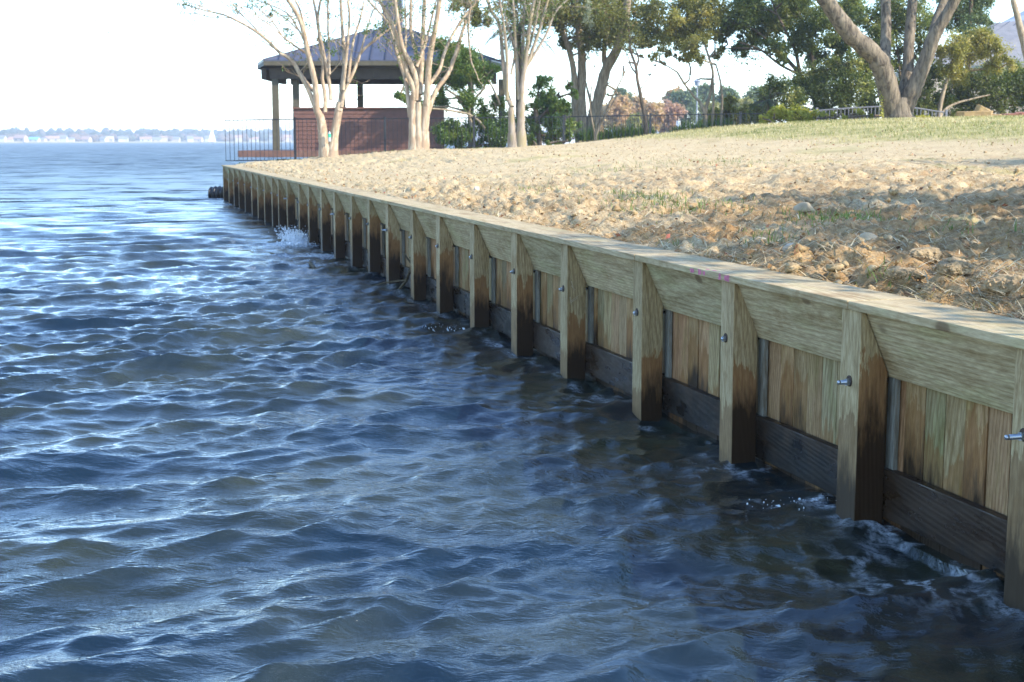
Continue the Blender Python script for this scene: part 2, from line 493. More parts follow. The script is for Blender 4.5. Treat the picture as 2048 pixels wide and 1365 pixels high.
def relief(x, y):
    s, u = su(x, y)
    rough = np.clip(1 - sstep(20, 38, y), 0.25, 1)*np.clip(1.15 - sstep(4.5, 10, s - np.clip(y - 14, 0, 30)*0.28), 0.25, 1)
    rough = np.maximum(rough, 0.75*sstep(30, 40, y)*np.clip(1 - sstep(5, 11, s), 0, 1))
    rough = rough*(1 - 0.75*grassmask(x, y))
    big = (fbm(x*0.9, y*0.9, 0.3, 3) - 0.5)*0.20
    rd = 1 - np.abs(2*fbm(x*2.3, y*2.3, 2.2, 4) - 1)
    med = (rd - 0.6)*0.24
    l6 = 1 - np.abs(2*fbm(x*5.5, y*5.5, 4.4, 4, 0.6) - 1)
    lump = (l6 - 0.7)*0.17
    fine = (fbm(x*17, y*17, 6.1, 3, 0.7) - 0.5)*0.12
    edge = sstep(0.30, 0.75, s)
    return (big*0.8 + med + lump + fine)*rough*(0.35 + 0.65*edge) - 0.02
def height(x, y):
    return height0(x, y) + relief(np.asarray(x, dtype=np.float64), np.asarray(y, dtype=np.float64))

def build_ground():
    ys = [-14.0]
    while ys[-1] < 4.5: ys.append(ys[-1] + 0.6)
    while ys[-1] < 62: ys.append(ys[-1] + max(0.028, 0.0052*ys[-1]))
    while ys[-1] < 900: ys.append(ys[-1]*1.08)
    ss = [0.0]
    while ss[-1] < 70: ss.append(ss[-1] + 0.024 + 0.0068*ss[-1])
    while ss[-1] < 900: ss.append(ss[-1]*1.12)
    ys = np.array(ys); ss = np.array(ss)
    YY, SS = np.meshgrid(ys, ss, indexing='ij')
    # point on the wall line for this y, shifted inland by the shore offset
    s_in = SS + 0.33 + edge_shift(YY)
    XX = A0.x + (YY - A0.y)*_k + s_in/MV.x
    # behind the point the shore swings to the right and opens the cove
    cove = sstep(74, 92, YY)*34 + np.clip(YY - 92, 0, 900)*0.5
    XX = XX + np.where(YY > 74, cove, 0)
    Z = height(XX, YY)
    Z[:, 0] = np.where(YY[:, 0] > 51.5, -1.0, 1.0)
    V = np.stack([XX, YY, Z], -1).reshape(-1, 3)
    G = grassmask(XX, YY)
    s, u = su(XX, YY)
    dark_brown = np.clip((1 - sstep(13, 21, YY + 5*(fbm(XX*0.5, YY*0.5, 3.3, 4) - 0.5)))*sstep(0.38, 0.52, fbm(XX*0.8, YY*0.8, 1.3, 4)), 0, 1)  # broken darker brown tone over the nearest soil
    straw = sstep(17, 30, YY - s*0.25 + 8*(fbm(XX*0.4, YY*0.4, 7.3, 3) - 0.5))
    tuft = sstep(0.60, 0.72, fbm(XX*0.55 + 9, YY*0.55, 8.8, 4))*np.clip(sstep(1.2, 3.5, s) - sstep(12, 18, s), 0, 1)*0.55
    n, m = XX.shape
    idx = np.arange(n*m).reshape(n, m)
    F = np.stack([idx[:-1, :-1], idx[:-1, 1:], idx[1:, 1:], idx[1:, :-1]], -1).reshape(-1, 4)
    me = np_mesh('ground', V, F, True, {'grass': np.maximum(G, tuft).ravel(), 'darkening': dark_brown.ravel(), 'straw': straw.ravel()})
    t = NT('soil_and_lawn')
    geo = t.n('ShaderNodeNewGeometry'); pos = geo.outputs['Position']
    n1 = t.noise(pos, 1.3, 6, 0.65)
    n2 = t.noise(pos, 16, 5, 0.7)
    n3 = t.noise(t.mapping(pos, scale=(1, 0.35, 1), rot=(0, 0, 0.5)), 70, 3, 0.7)
    soil = t.ramp(n1, [(0.30, (0.320, 0.225, 0.115)), (0.52, (0.470, 0.350, 0.190)), (0.72, (0.540, 0.430, 0.260))])
    soil = t.mix(t.ramp(n2, [(0.40, (0.75,)*3), (0.58, (0,0,0))]), soil, t.mix(1.0, soil, (0.56, 0.47, 0.38), 'MULTIPLY'))
    soil = t.mix(t.ramp(n3, [(0.56, (0,0,0)), (0.66, (0.7,)*3)]), soil, (0.56, 0.46, 0.30))
    orange = t.noise(pos, 3.1, 4, 0.6)
    soil = t.mix(t.ramp(orange, [(0.57, (0,0,0)), (0.68, (0.55,)*3)]), soil, (0.40, 0.235, 0.105))
    dm = t.n('ShaderNodeAttribute', attribute_name='darkening').outputs['Fac']
    sw = t.n('ShaderNodeAttribute', attribute_name='straw').outputs['Fac']
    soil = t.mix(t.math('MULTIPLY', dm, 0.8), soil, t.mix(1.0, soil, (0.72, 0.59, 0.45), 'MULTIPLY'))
    soil = t.mix(t.math('MULTIPLY', sw, 0.55), soil, t.mix(n2, (0.42, 0.315, 0.165), (0.60, 0.475, 0.275)))
    gr = t.n('ShaderNodeAttribute', attribute_name='grass').outputs['Fac']
    lawn = t.mix(t.ramp(n1, [(0.38, (0,0,0)), (0.62, (1,1,1))]), (0.27, 0.25, 0.085), (0.48, 0.39, 0.18))
    lawn = t.mix(t.ramp(n2, [(0.45, (0.6,)*3), (0.6, (0,0,0))]), lawn, t.mix(1.0, lawn, (0.6, 0.62, 0.5), 'MULTIPLY'))
    gf = t.math('MULTIPLY', gr, t.ramp(t.math('ADD', t.math('MULTIPLY', n2, 0.6), t.math('MULTIPLY', gr, 0.6)), [(0.38, (0,0,0)), (0.62, (1,1,1))]), clamp=True)
    hb = t.math('ADD', n2, t.math('MULTIPLY', n3, 0.5))
    t.bump(hb, 0.7, 0.03)
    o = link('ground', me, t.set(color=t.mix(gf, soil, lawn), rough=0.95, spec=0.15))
    props(o, 'bank of freshly dug tan soil rising to a dry yellow green lawn', kind='structure')
build_ground()

def ground_z(x, y): return float(height(np.array([x]), np.array([y]))[0])

# clods, straw, grass blades ------------------------------------------------
def ico(sub):
    bm = bmesh.new(); bmesh.ops.create_icosphere(bm, subdivisions=sub, radius=1.0)
    v = np.array([p.co[:] for p in bm.verts]); bm.verts.index_update()
    f = np.array([[q.index for q in p.verts] for p in bm.faces]); bm.free()
    return v, f
ICO1, ICO2, ICO3, ICO4 = ico(1), ico(2), ico(3), ico(5)

def visible_soil(n, ymin, ymax, smax, g, pw=1.0):
    y = np.exp(g.uniform(math.log(ymin), math.log(ymax), n)) if pw == 1.0 else g.uniform(ymin, ymax, n)
    s = 0.42 + (g.random(n)**1.5)*smax*np.clip(y/20, 0.3, 1.2)
    x = A0.x + (y - A0.y)*_k + s/MV.x
    k = (x/y < 0.40)
    return x[k], y[k], s[k]

def build_clods():
    g = np.random.default_rng(21)
    x, y, s = visible_soil(9000, 5.0, 50, 13, g)
    d = fbm(x*0.75, y*0.75, 3.9, 3)
    keep = g.random(len(x)) < np.clip((d - 0.36)*3.4, 0.05, 1)*(1 - 0.95*grassmask(x, y))
    x, y, s = x[keep], y[keep], s[keep]
    n = len(x)
    r = (0.008 + 0.036*g.random(n)**3.4)*(1 - 0.2*np.clip((y-14)/20, 0, 1))
    bv, bf = ICO2
    lv, lf = ICO1
    Vs, Fs, Ts, off = [], [], [], 0
    z = height(x, y)
    for i in range(n):
        v0, f0 = (bv, bf) if (r[i] > 0.03 and y[i] < 25) else (lv, lf)
        nz = 0.35 + 1.0*vnoise(v0[:,0]*1.9 + i*3.7, v0[:,1]*1.9 + i, v0[:,2]*1.9) + 0.55*(vnoise(v0[:,0]*4.7 + i, v0[:,1]*4.7, v0[:,2]*4.7 + i) - 0.5) + g.uniform(-0.28, 0.28, len(v0))
        p = v0*nz[:, None]*r[i]*np.array([g.uniform(0.8, 1.5), g.uniform(0.8, 1.4), g.uniform(0.6, 1.0)])
        a = g.uniform(0, 6.28); c, q = math.cos(a), math.sin(a)
        p = np.stack([p[:,0]*c - p[:,1]*q, p[:,0]*q + p[:,1]*c, p[:,2]], -1)
        Vs.append(p + np.array([x[i], y[i], z[i] + r[i]*0.28])); Fs.append(f0 + off); off += len(v0)
        Ts.append(np.full(len(v0), g.random()))
    me = np_mesh('soil_clods', np.concatenate(Vs), np.concatenate(Fs), False, {'tint': np.concatenate(Ts)})
    t = NT('clod_soil')
    pos = t.n('ShaderNodeNewGeometry').outputs['Position']
    n2 = t.noise(pos, 40, 5, 0.7)
    c = t.ramp(t.n('ShaderNodeAttribute', attribute_name='tint').outputs['Fac'], [(0, (0.28, 0.195, 0.10)), (0.4, (0.42, 0.31, 0.165)), (0.75, (0.45, 0.315, 0.16)), (1, (0.50, 0.40, 0.245))])
    c = t.mix(t.ramp(n2, [(0.4, (0.8,)*3), (0.6, (0,0,0))]), c, t.mix(1.0, c, (0.6, 0.52, 0.44), 'MULTIPLY'))
    t.bump(n2, 0.8, 0.015)
    props(link('soil_clods', me, t.set(color=c, rough=0.95, spec=0.1)), 'crumbly tan clods of dug earth scattered along the bank', kind='stuff')
build_clods()

def blades(name, x, y, z, hgt, wid, tint, g, lie=0.0, mat=None, label=None, bend=0.5):
    n = len(x)
    a = g.uniform(0, 2*math.pi, n)
    lean = g.uniform(0.1, bend, n) + lie
    dirx, diry = np.cos(a), np.sin(a)
    up = np.cos(lean); out = np.sin(lean)
    px, py = -diry*wid/2, dirx*wid/2
    b = np.stack([x, y, z], -1)
    side = np.stack([px, py, np.zeros(n)], -1)
    m = b + np.stack([dirx*out*hgt*0.5, diry*out*hgt*0.5, up*hgt*0.6], -1)
    tp = b + np.stack([dirx*out*hgt*1.1, diry*out*hgt*1.1, up*hgt*0.95], -1)
    V = np.stack([b - side, b + side, m + side*0.8, m - side*0.8, tp + side*0.15, tp - side*0.15], 1).reshape(-1, 3)
    i6 = np.arange(n)[:, None]*6
    F = np.concatenate([i6 + np.array([0,1,2,3]), i6 + np.array([3,2,4,5])])
    me = np_mesh(name, V, F, True, {'tint': np.repeat(tint, 6)})
    return props(link(name, me, mat), label, kind='stuff')

M['straw'] = leafmat('dry_straw', [(0, (0.24, 0.16, 0.08)), (0.5, (0.42, 0.32, 0.17)), (1, (0.60, 0.50, 0.31))], 0.15, 0.7)
M['lawn'] = leafmat('lawn_blades', [(0, (0.07, 0.11, 0.02)), (0.4, (0.17, 0.20, 0.05)), (0.7, (0.40, 0.34, 0.15)), (1, (0.52, 0.43, 0.24))], 0.3, 0.6)
M['green_grass'] = leafmat('green_grass', [(0, (0.07, 0.13, 0.02)), (1, (0.17, 0.22, 0.05))], 0.3, 0.6)
def build_blades():
    g = np.random.default_rng(31)
    x, y, s = visible_soil(60000, 4.6, 48, 24, g)
    z = height(x, y)
    n = len(x)
    blades('straw_litter', x, y, z + 0.004, g.uniform(0.05, 0.22, n), g.uniform(0.003, 0.007, n)*(1 + np.clip(y/22, 0, 1.6)), g.random(n), g, 1.05, M['straw'], 'dry straw and dead stems strewn over the dug soil')
    n = 95000
    y = g.uniform(27, 56, n); x = g.uniform(-3, 40, n)
    k = (grassmask(x, y) > g.random(n)*0.9 + 0.1) & (x/y < 0.75) & (su(x, y)[0] > 2)
    x, y = x[k], y[k]
    blades('lawn_grass', x, y, height(x, y) - 0.01, g.uniform(0.04, 0.11, len(x)), g.uniform(0.010, 0.02, len(x)), np.clip(0.76 + 1.3*(fbm(x*0.6, y*0.6, 2.0, 3) - 0.5) + g.normal(0, 0.22, len(x)), 0, 1), g, 0.1, M['lawn'], 'short dry yellow green lawn grass along the crest of the bank')
    # scattered green patches seen in the soil
    X, Y = [], []
    for px, py, dep, rad, cnt in ((1285,358,17.5,0.55,320),(1360,384,15.5,0.7,420),(1700,408,13.2,0.45,260),(1655,412,13.4,0.3,140),(1640,440,12.4,0.2,60),(1520,445,12,0.2,70),(1080,345,21,0.5,160),(1900,445,11.5,0.2,60),(2035,452,11.2,0.12,40),(1215,310,26,0.8,160),(1430,300,28,1.2,240),(1540,470,11,0.18,50),(1180,560,8.6,0.12,30),(1330,470,11.4,0.12,40),(1765,545,8.6,0.1,24)):
        c = at(px, py, dep)
        X.append(c.x + g.normal(0, rad*0.6, cnt)); Y.append(c.y + g.normal(0, rad, cnt))
    x, y = np.concatenate(X), np.concatenate(Y)
    ok = su(x, y)[0] > 0.5
    x, y = x[ok], y[ok]
    blades('grass_sprouts', x, y, height(x, y), g.uniform(0.04, 0.12, len(x)), g.uniform(0.005, 0.010, len(x)), g.random(len(x)), g, 0.2, M['green_grass'], 'sparse green grass sprouting in small patches from the soil')
    # darker green turf on the neighbouring plot behind the corner
    x = g.uniform(-12.5, -1, 9000); y = g.uniform(51.3, 60, 9000)
    s, u = su(x, y)
    ok = s > edge_shift(y) + 0.4
    x, y = x[ok], y[ok]
    blades('corner_turf', x, y, height(x, y) - 0.01, g.uniform(0.05, 0.12, len(x)), g.uniform(0.012, 0.022, len(x)), g.random(len(x)), g, 0.1, M['green_grass'], 'green turf under the fence in front of the pavilion')
build_blades()

# loose stones ---------------------------------------------------------------
def rock(name, seed, r, squash, mat, sub=ICO3):
    v, f = sub
    nz = 0.7 + 0.5*vnoise(v[:,0]*1.3 + seed*5.1, v[:,1]*1.3 + seed, v[:,2]*1.3) + 0.18*vnoise(v[:,0]*3.5 + seed, v[:,1]*3.5, v[:,2]*3.5 + seed)
    p = v*nz[:, None]
    # a few flat facets
    g = np.random.default_rng(seed)
    for _ in range(7):
        nrm = g.normal(0, 1, 3); nrm /= np.linalg.norm(nrm)
        dd = p @ nrm; lim = 0.72
        p = p - np.outer(np.maximum(dd - lim, 0), nrm)
    p = p*r*np.array(squash)
    me = np_mesh(name, p, f, False)
    me.materials.append(mat)
    return me
def crumb(name, seed, r, squash, mat):
    g = np.random.default_rng(seed)
    v0, f0 = ICO1
    Vs, Fs, o = [], [], 0
    for i in range(300):
        d = g.normal(0, 1, 3); d /= np.linalg.norm(d)
        c = d*r*g.random()**0.4*np.array(squash)*np.array([1, 1, 0.8])
        c[2] = c[2]*0.8 if c[2] > 0 else c[2]*0.3
        q = r*(0.04 + 0.13*g.random()**2)
        nz = g.uniform(0.45, 1.25, len(v0))
        Vs.append(v0*nz[:, None]*q*g.uniform(0.7, 1.3, 3) + c); Fs.append(f0 + o); o += len(v0)
    v1, f1 = ICO4
    q1 = v1*(0.55 + 0.75*fbm(v1[:,0]*2.2 + seed, v1[:,1]*2.2, v1[:,2]*2.2, 4, 0.65) + g.normal(0, 0.03, len(v1)))[:, None]*r*0.95*np.array(squash)*np.array([1, 1, 0.75])
    Vs.append(q1); Fs.append(f1 + o)
    me = np_mesh(name, np.concatenate(Vs), np.concatenate(Fs), False)
    me.materials.append(mat)
    return me
M['pale_stone'] = plain('pale_stone', (0.42, 0.365, 0.28), 0.85, 0.3, 9, bump=0.4)
M['tan_stone'] = plain('tan_stone', (0.40, 0.31, 0.19), 0.9, 0.35, 7, bump=0.5)
M['grey_stone'] = plain('grey_stone', (0.38, 0.32, 0.23), 0.9, 0.35, 8, bump=0.5)
M['clay'] = plain('clay_lump', (0.34, 0.24, 0.125), 0.95, 0.4, 14, bump=0.8)
for i, (px, py, dep, r, sq, mk, lab) in enumerate((
        (1522, 478, 11.0, 0.05, (1.4, 0.8, 0.8), 'pale_stone', 'small white stone lying in the soil behind the bulkhead, left of the big grey rock'),
        (1585, 512, 10.2, 0.10, (1.7, 1.0, 0.7), 'grey_stone', 'flat grey tan rock lying just behind the cap board'),
        (1735, 466, 11.0, 0.10, (1.2, 1.0, 0.9), 'tan_stone', 'angular layered tan rock in the middle of the dug soil'),
        (1877, 523, 9.3, 0.05, (1.3, 1.0, 0.7), 'pale_stone', 'small pale stone beside the orange clay mound at right'),
        (1610, 398, 14.0, 0.12, (1.9, 1.0, 0.7), 'tan_stone', 'buried tan slab of earth crust under the upper grass sprouts'),
        (1640, 420, 13.0, 0.07, (1.3, 1.0, 0.8), 'tan_stone', 'rounded tan lump below the grass sprouts'),
        (953, 352, 21.5, 0.10, (1.6, 1.0, 0.7), 'pale_stone', 'low pale stone in the sunlit soil below the third pale tree'),
        (2030, 610, 7.5, 0.13, (1.8, 1.0, 0.9), 'clay', 'brown root like clay lump against the cap at the right edge'),
        (1905, 585, 8.2, 0.13, (1.6, 1.0, 0.8), 'clay', 'crumbling orange clay clod behind the cap near the right edge'),
        (1810, 572, 8.5, 0.10, (1.7, 1.0, 0.8), 'clay', 'sunlit orange clay clod nearest the cap board'),
        (1850, 505, 9.6, 0.12, (1.7, 1.0, 0.9), 'clay', 'tall crumbly clay mound in the soil at right'),
        (1430, 480, 11.2, 0.10, (1.6, 1.0, 0.8), 'clay', 'brown clay clod left of the small white stone'))):
    c = at(px, py, dep)
    if su(c.x, c.y)[0] < 0.55: c = c + MV*(0.55 - float(su(c.x, c.y)[0]))
    o = link('stone' if mk != 'clay' else 'clay_clod', (crumb if mk == 'clay' else rock)('stone', 40 + i, r*(0.78 if mk == 'clay' else 0.6), sq, M[mk]), None, None, (c.x, c.y, ground_z(c.x, c.y) + r*0.25), (0, 0, i*1.3))
    props(o, lab, 'stone' if mk != 'clay' else 'clod', 'stones and clods in the dug soil')
# ================================================================== timber seawall
WALL = empty('seawall', A0, ANG, 'long timber seawall of heavy posts, upright planks and a flat cap board', 'seawall')
M['post'] = wood('post_wood', 'Z', [(0.40, 0.335, 0.21), (0.44, 0.36, 0.23), (0.36, 0.295, 0.18)], stain=(0.46, 0.74), brown=(0.26, 0.105, 0.034), soak=0.85, dark=(0.015, 0.008, 0.004), ring=0.35, grain_dark=0.7)
M['plank'] = wood('plank_wood', 'Z', [(0.36, 0.27, 0.15), (0.40, 0.26, 0.155), (0.34, 0.30, 0.185), (0.22, 0.185, 0.12), (0.40, 0.32, 0.19), (0.33, 0.29, 0.19), (0.40, 0.245, 0.15), (0.30, 0.25, 0.155)], stain=(0.20, 0.46), brown=(0.26, 0.115, 0.035), ring=0.55, green=0.5)
M['fascia'] = wood('fascia_wood', 'X', [(0.46, 0.405, 0.275), (0.50, 0.43, 0.30), (0.43, 0.385, 0.265)], ring=0.42, green=0.28, tilt=0.02)
M['cap'] = wood('cap_wood', 'X', [(0.42, 0.36, 0.245), (0.45, 0.385, 0.265), (0.39, 0.335, 0.235)], ring=0.45, green=0.25, tilt=0.02, grain_dark=0.4)
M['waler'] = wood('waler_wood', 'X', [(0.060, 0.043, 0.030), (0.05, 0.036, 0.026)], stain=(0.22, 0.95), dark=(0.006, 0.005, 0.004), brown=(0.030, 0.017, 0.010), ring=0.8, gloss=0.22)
M['galv'] = plain('galvanised_steel', (0.42, 0.44, 0.46), 0.38, 0.35, 30, metal=0.9)
M['hole'] = plain('bored_hole', (0.05, 0.03, 0.018), 0.9, 0.3, 20)
M['pink'] = plain('pink_marking_paint', (0.60, 0.16, 0.24), 0.8, 0.5, 60)
M['green_paint'] = plain('green_marking_paint', (0.06, 0.55, 0.20), 0.7, 0.3, 40)

def plen(me_fn): return me_fn
PW = 0.205
post_me = []
for k in range(4):
    w = PW + (-0.006, 0.004, 0.0, -0.01)[k]
    me = MB().prism([(0, -0.95), (0, 1.0), (-0.026, 1.0), (-0.172, 0.672), (-0.172, -0.95)], -w/2, w/2).mesh('post', 0.006)
    post_me.append(me)
# y is measured towards the water, so the land side of a post is at negative y
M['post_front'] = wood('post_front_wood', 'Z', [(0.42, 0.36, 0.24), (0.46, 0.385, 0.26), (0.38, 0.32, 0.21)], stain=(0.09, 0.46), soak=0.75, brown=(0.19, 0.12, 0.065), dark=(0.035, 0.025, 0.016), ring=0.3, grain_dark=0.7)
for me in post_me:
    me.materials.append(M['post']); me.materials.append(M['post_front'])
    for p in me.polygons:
        if p.normal.y > 0.9: p.material_index = 1      # lake face coloured paler to hold its sky sheen, with a lower water stain
rod_me = MB().cyl((0, 0.062, 0), (0, -0.24, 0), 0.0125, n=10).cyl((0, 0.075, 0), (0, 0.062, 0), 0.011, 0.0125, n=10).mesh('tie_rod', 0, True); rod_me.materials.append(M['galv'])
nut_me = MB().cyl((0, 0.021, 0), (0, 0.004, 0), 0.021, n=6).mesh('nut'); nut_me.materials.append(M['galv'])
hole_me = MB().cyl((0, 0.0035, 0), (0, -0.02, 0), 0.031, n=14).mesh('bored_hole'); hole_me.materials.append(M['hole'])
jit = random.Random(3)
for i, u in enumerate(POST_U):
    lean = {4: 0.0, 5: 0.0}.get(i, jit.uniform(-0.02, 0.02))
    p = link('post', post_me[i % 4], None, WALL, (u - PW/2, jit.uniform(-0.004, 0.004), ZTOP - 1.0), (0, lean, jit.uniform(-0.02, 0.02)))
    zr = 0.63 - jit.uniform(0, 0.03)
    h = link('bored_hole', hole_me, None, p, (jit.uniform(-0.02, 0.02), 0.0, zr + 0.006))
    n_ = link('nut', nut_me, None, p, (h.location.x, 0.001, zr))
    out = jit.choice([0.0, -0.035, -0.04, -0.045])
    if i == 5: out = -0.005
    if i == 4: out = 0.02
    link('tie_rod', rod_me, None, p, (h.location.x, out, zr))

SL = Vector((-0.146, -0.328)).normalized()     # down the fascia (y, z)
for i in range(len(POST_U) - 1):
    u0, u1 = POST_U[i] - PW/2 + 0.0015, POST_U[i+1] - PW/2 - 0.0015
    L = u1 - u0
    # width 0.385, thickness 0.042, resting on the bevels
    a = Vector((-0.0265, ZTOP - 0.002)); b = a + SL*0.392
    nrm = Vector((SL.y, -SL.x)); nrm = nrm if nrm.x < 0 else -nrm      # inland/up
    off = nrm*(-0.004 + jit.uniform(-0.002, 0.002))
    a, b = a - off*0, b - off*0
    th = 0.042
    prof = [(p.x, p.y - ZTOP) for p in (a, b, b + nrm*th, a + nrm*th)]
    # keep the top edge level under the cap
    prof[3] = (prof[3][0], prof[0][1]); 
    me = MB().prism(prof, 0, L).mesh('fascia_board', 0.003)
    link('fascia_board', me, M['fascia'], WALL, (u0, 0.001 + jit.uniform(-0.002, 0.002), ZTOP), (jit.uniform(-0.004, 0.004), 0, 0))

# cap boards: two bays each, joints over posts
cuts = [POST_U[0] - 0.3] + [POST_U[i] - PW/2 for i in range(1, len(POST_U) - 1, 2)] + [U_END + 0.02]
CAP = []
for i in range(len(cuts) - 1):
    u0, u1 = cuts[i] + 0.002, cuts[i+1] - 0.002
    L = u1 - u0
    bm = bmesh.new()
    nseg = 10
    rows = []
    ph = jit.uniform(0, 6)
    for k in range(nseg + 1):
        x = L*k/nseg
        wob = 0.004*math.sin(x*1.3 + ph)
        rows.append([bm.verts.new((x, y + wob, z)) for y, z in ((0.034, 0.0), (-0.385, 0.0), (-0.385, 0.046), (0.034, 0.046))])
    for k in range(nseg):
        for q in range(4):
            bm.faces.new((rows[k][q], rows[k][(q+1) % 4], rows[k+1][(q+1) % 4], rows[k+1][q]))
    bm.faces.new(rows[0]); bm.faces.new(rows[-1][::-1])
    bmesh.ops.recalc_face_normals(bm, faces=bm.faces)
    sharp = [e for e in bm.edges if e.calc_face_angle(0) > 0.8]
    bmesh.ops.bevel(bm, geom=sharp, offset=0.006, segments=2, profile=0.6, affect='EDGES')
    me = bpy.data.meshes.new('cap_board'); bm.to_mesh(me); bm.free()
    CAP.append(link('cap_board', me, M['cap'], WALL, (u0, jit.uniform(-0.003, 0.003), ZTOP + 0.003 + jit.uniform(0, 0.003))))
# lower walers behind the posts
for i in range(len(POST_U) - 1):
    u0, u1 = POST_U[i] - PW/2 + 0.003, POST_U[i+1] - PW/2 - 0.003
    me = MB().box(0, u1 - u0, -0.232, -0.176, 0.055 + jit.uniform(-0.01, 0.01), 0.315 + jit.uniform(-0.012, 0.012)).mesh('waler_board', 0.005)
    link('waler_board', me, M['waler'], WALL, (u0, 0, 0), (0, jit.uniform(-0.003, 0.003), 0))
# sheet planks, each a board of its own
plank_me = []
for k in range(3):
    w = (0.186, 0.183, 0.180)[k]
    me = MB().box(-w/2, w/2, -0.024, 0.024, -1.0, 1.17).mesh('plank', 0.0025)
    me.materials.append(M['plank']); plank_me.append(me)
u = POST_U[0] - 0.2; k = 0
while u < U_END:
    link('plank', plank_me[k % 3], None, WALL, (u + 0.0935, -0.262 + jit.uniform(-0.006, 0.005), jit.uniform(-0.01, 0.01)), (0, jit.uniform(-0.003, 0.003), jit.uniform(-0.015, 0.015)))
    u += 0.1875; k += 1
# narrow blue grey battens closing the gap beside every post
M['batten'] = wood('batten_wood', 'Z', [(0.21, 0.22, 0.215), (0.27, 0.28, 0.275), (0.17, 0.175, 0.165)], ring=0.3)
bat_me = MB().box(-0.042, 0.042, -0.013, 0.013, 0, 0.60).mesh('batten', 0.002); bat_me.materials.append(M['batten'])
for u in POST_U[1:]:
    link('batten', bat_me, None, WALL, (u - PW + 0.012 + jit.uniform(-0.006, 0.004), -0.218, 0.30 + jit.uniform(-0.01, 0.01)), (0, jit.uniform(-0.006, 0.006), 0))
# short return of the wall at the far corner
for q in range(9):
    link('plank', plank_me[q % 3], None, WALL, (U_END - 0.03, -0.33 - 0.1875*q, 0), (0, 0, math.pi/2))
me = MB().box(0, 1.55, -0.02, 0.30, 0, 0.045).mesh('cap_board', 0.005)
link('cap_board', me, M['cap'], WALL, (U_END - 0.29, -0.392, ZTOP + 0.004), (0, 0, -math.pi/2))

# sprayed pink marks and a green dot on the woodwork: thin flat paint
def wallmark(name, mat, u, y, z, w, hgt, face='front', parent=WALL, seed=0):
    g = random.Random(seed)
    bm = bmesh.new()
    n = 12
    pts = []
    for k in range(n):
        t = 2*math.pi*k/n
        q = 1 + g.uniform(-0.25, 0.25)
        dx, dz = 0.5*w*math.copysign(abs(math.cos(t))**0.6, math.cos(t))*q, 0.5*hgt*math.copysign(abs(math.sin(t))**0.6, math.sin(t))*q
        pts.append(bm.verts.new((u + dx, y, z + dz) if face == 'front' else (u + dx, y + dz, z)))
    bm.faces.new(pts)
    bmesh.ops.recalc_face_normals(bm, faces=bm.faces)
    me = bpy.data.meshes.new(name); bm.to_mesh(me); bm.free()
    return link(name, me, mat, parent)
for k, (px, w, hh) in enumerate(((1396, 0.035, 0.026), (1411, 0.03, 0.036), (1420, 0.02, 0.026), (1452, 0.022, 0.038), (1464, 0.028, 0.036), (1469, 0.02, 0.034))):
    r = (px - 1024.0)/FPX
    yy = (A0.x - _k*A0.y)/(r - _k)
    wallmark('paint_mark', M['pink'], (yy - A0.y)/DV.y, 0.0395, ZTOP + 0.03, w*1.9, hh*1.1, seed=k)
wallmark('paint_mark', M['pink'], POST_U[6] + 0.12, 0.0, ZTOP + 0.0535, 0.05, 0.03, 'top', seed=9)
wallmark('paint_mark', M['pink'], POST_U[6] + 0.22, 0.005, ZTOP + 0.0535, 0.05, 0.02, 'top', seed=10)
wallmark('paint_mark', M['green_paint'], POST_U[-2] - 0.35, 0.0045, ZTOP - 0.12, 0.12, 0.07, seed=12)
# splinters hanging on one post
M['splinter'] = plain('pale_splinter', (0.42, 0.33, 0.20), 0.8, 0.3, 30)
sp = MB()
for (y0, z0, y1, z1) in ((-0.03, 0.88, -0.055, 0.79), (-0.03, 0.84, -0.065, 0.80), (-0.02, 0.74, -0.03, 0.66), (-0.022, 0.70, -0.10, 0.755), (-0.03, 0.69, -0.09, 0.735)):
    sp.cyl((0, y0, z0), (-0.012, y1, z1), 0.0035, 0.0015, 5)
link('splinter', sp.mesh('splinter'), M['splinter'], WALL, (POST_U[8] - PW - 0.004, 0, 0))

# ------------------------------------------------------------------ things in the water by the wall
def build_pipe():
    c = on_level(441, 396)
    root = empty('drain_pipe', (c.x, c.y, 0), 0, 'black corrugated drain pipe in the water at the far corner of the seawall', 'pipe')
    M['black_plastic'] = plain('black_plastic', (0.012, 0.012, 0.014), 0.35, 0.3, 10)
    bm = bmesh.new()
    n, m = 20, 46
    rows = []
    for i in range(m):
        t = i/(m - 1)
        x = (t - 0.5)*0.85
        r = 0.24 + 0.035*math.cos(i*2*math.pi/9.0)
        z = 0.02 + 0.05*math.sin(t*3)
        rows.append([bm.verts.new((x, r*math.cos(a), z + r*math.sin(a))) for a in [2*math.pi*k/n for k in range(n)]])
    for i in range(m - 1):
        for k in range(n):
            bm.faces.new((rows[i][k], rows[i][(k+1) % n], rows[i+1][(k+1) % n], rows[i+1][k]))
    bm.faces.new(rows[0]); bm.faces.new(rows[-1][::-1])
    bmesh.ops.recalc_face_normals(bm, faces=bm.faces)
    me = bpy.data.meshes.new('corrugated_tube'); bm.to_mesh(me); bm.free()
    for p in me.polygons: p.use_smooth = True
    link('corrugated_tube', me, M['black_plastic'], root, (0.05, 0, 0.10), (0, 0.05, -0.25))
build_pipe()

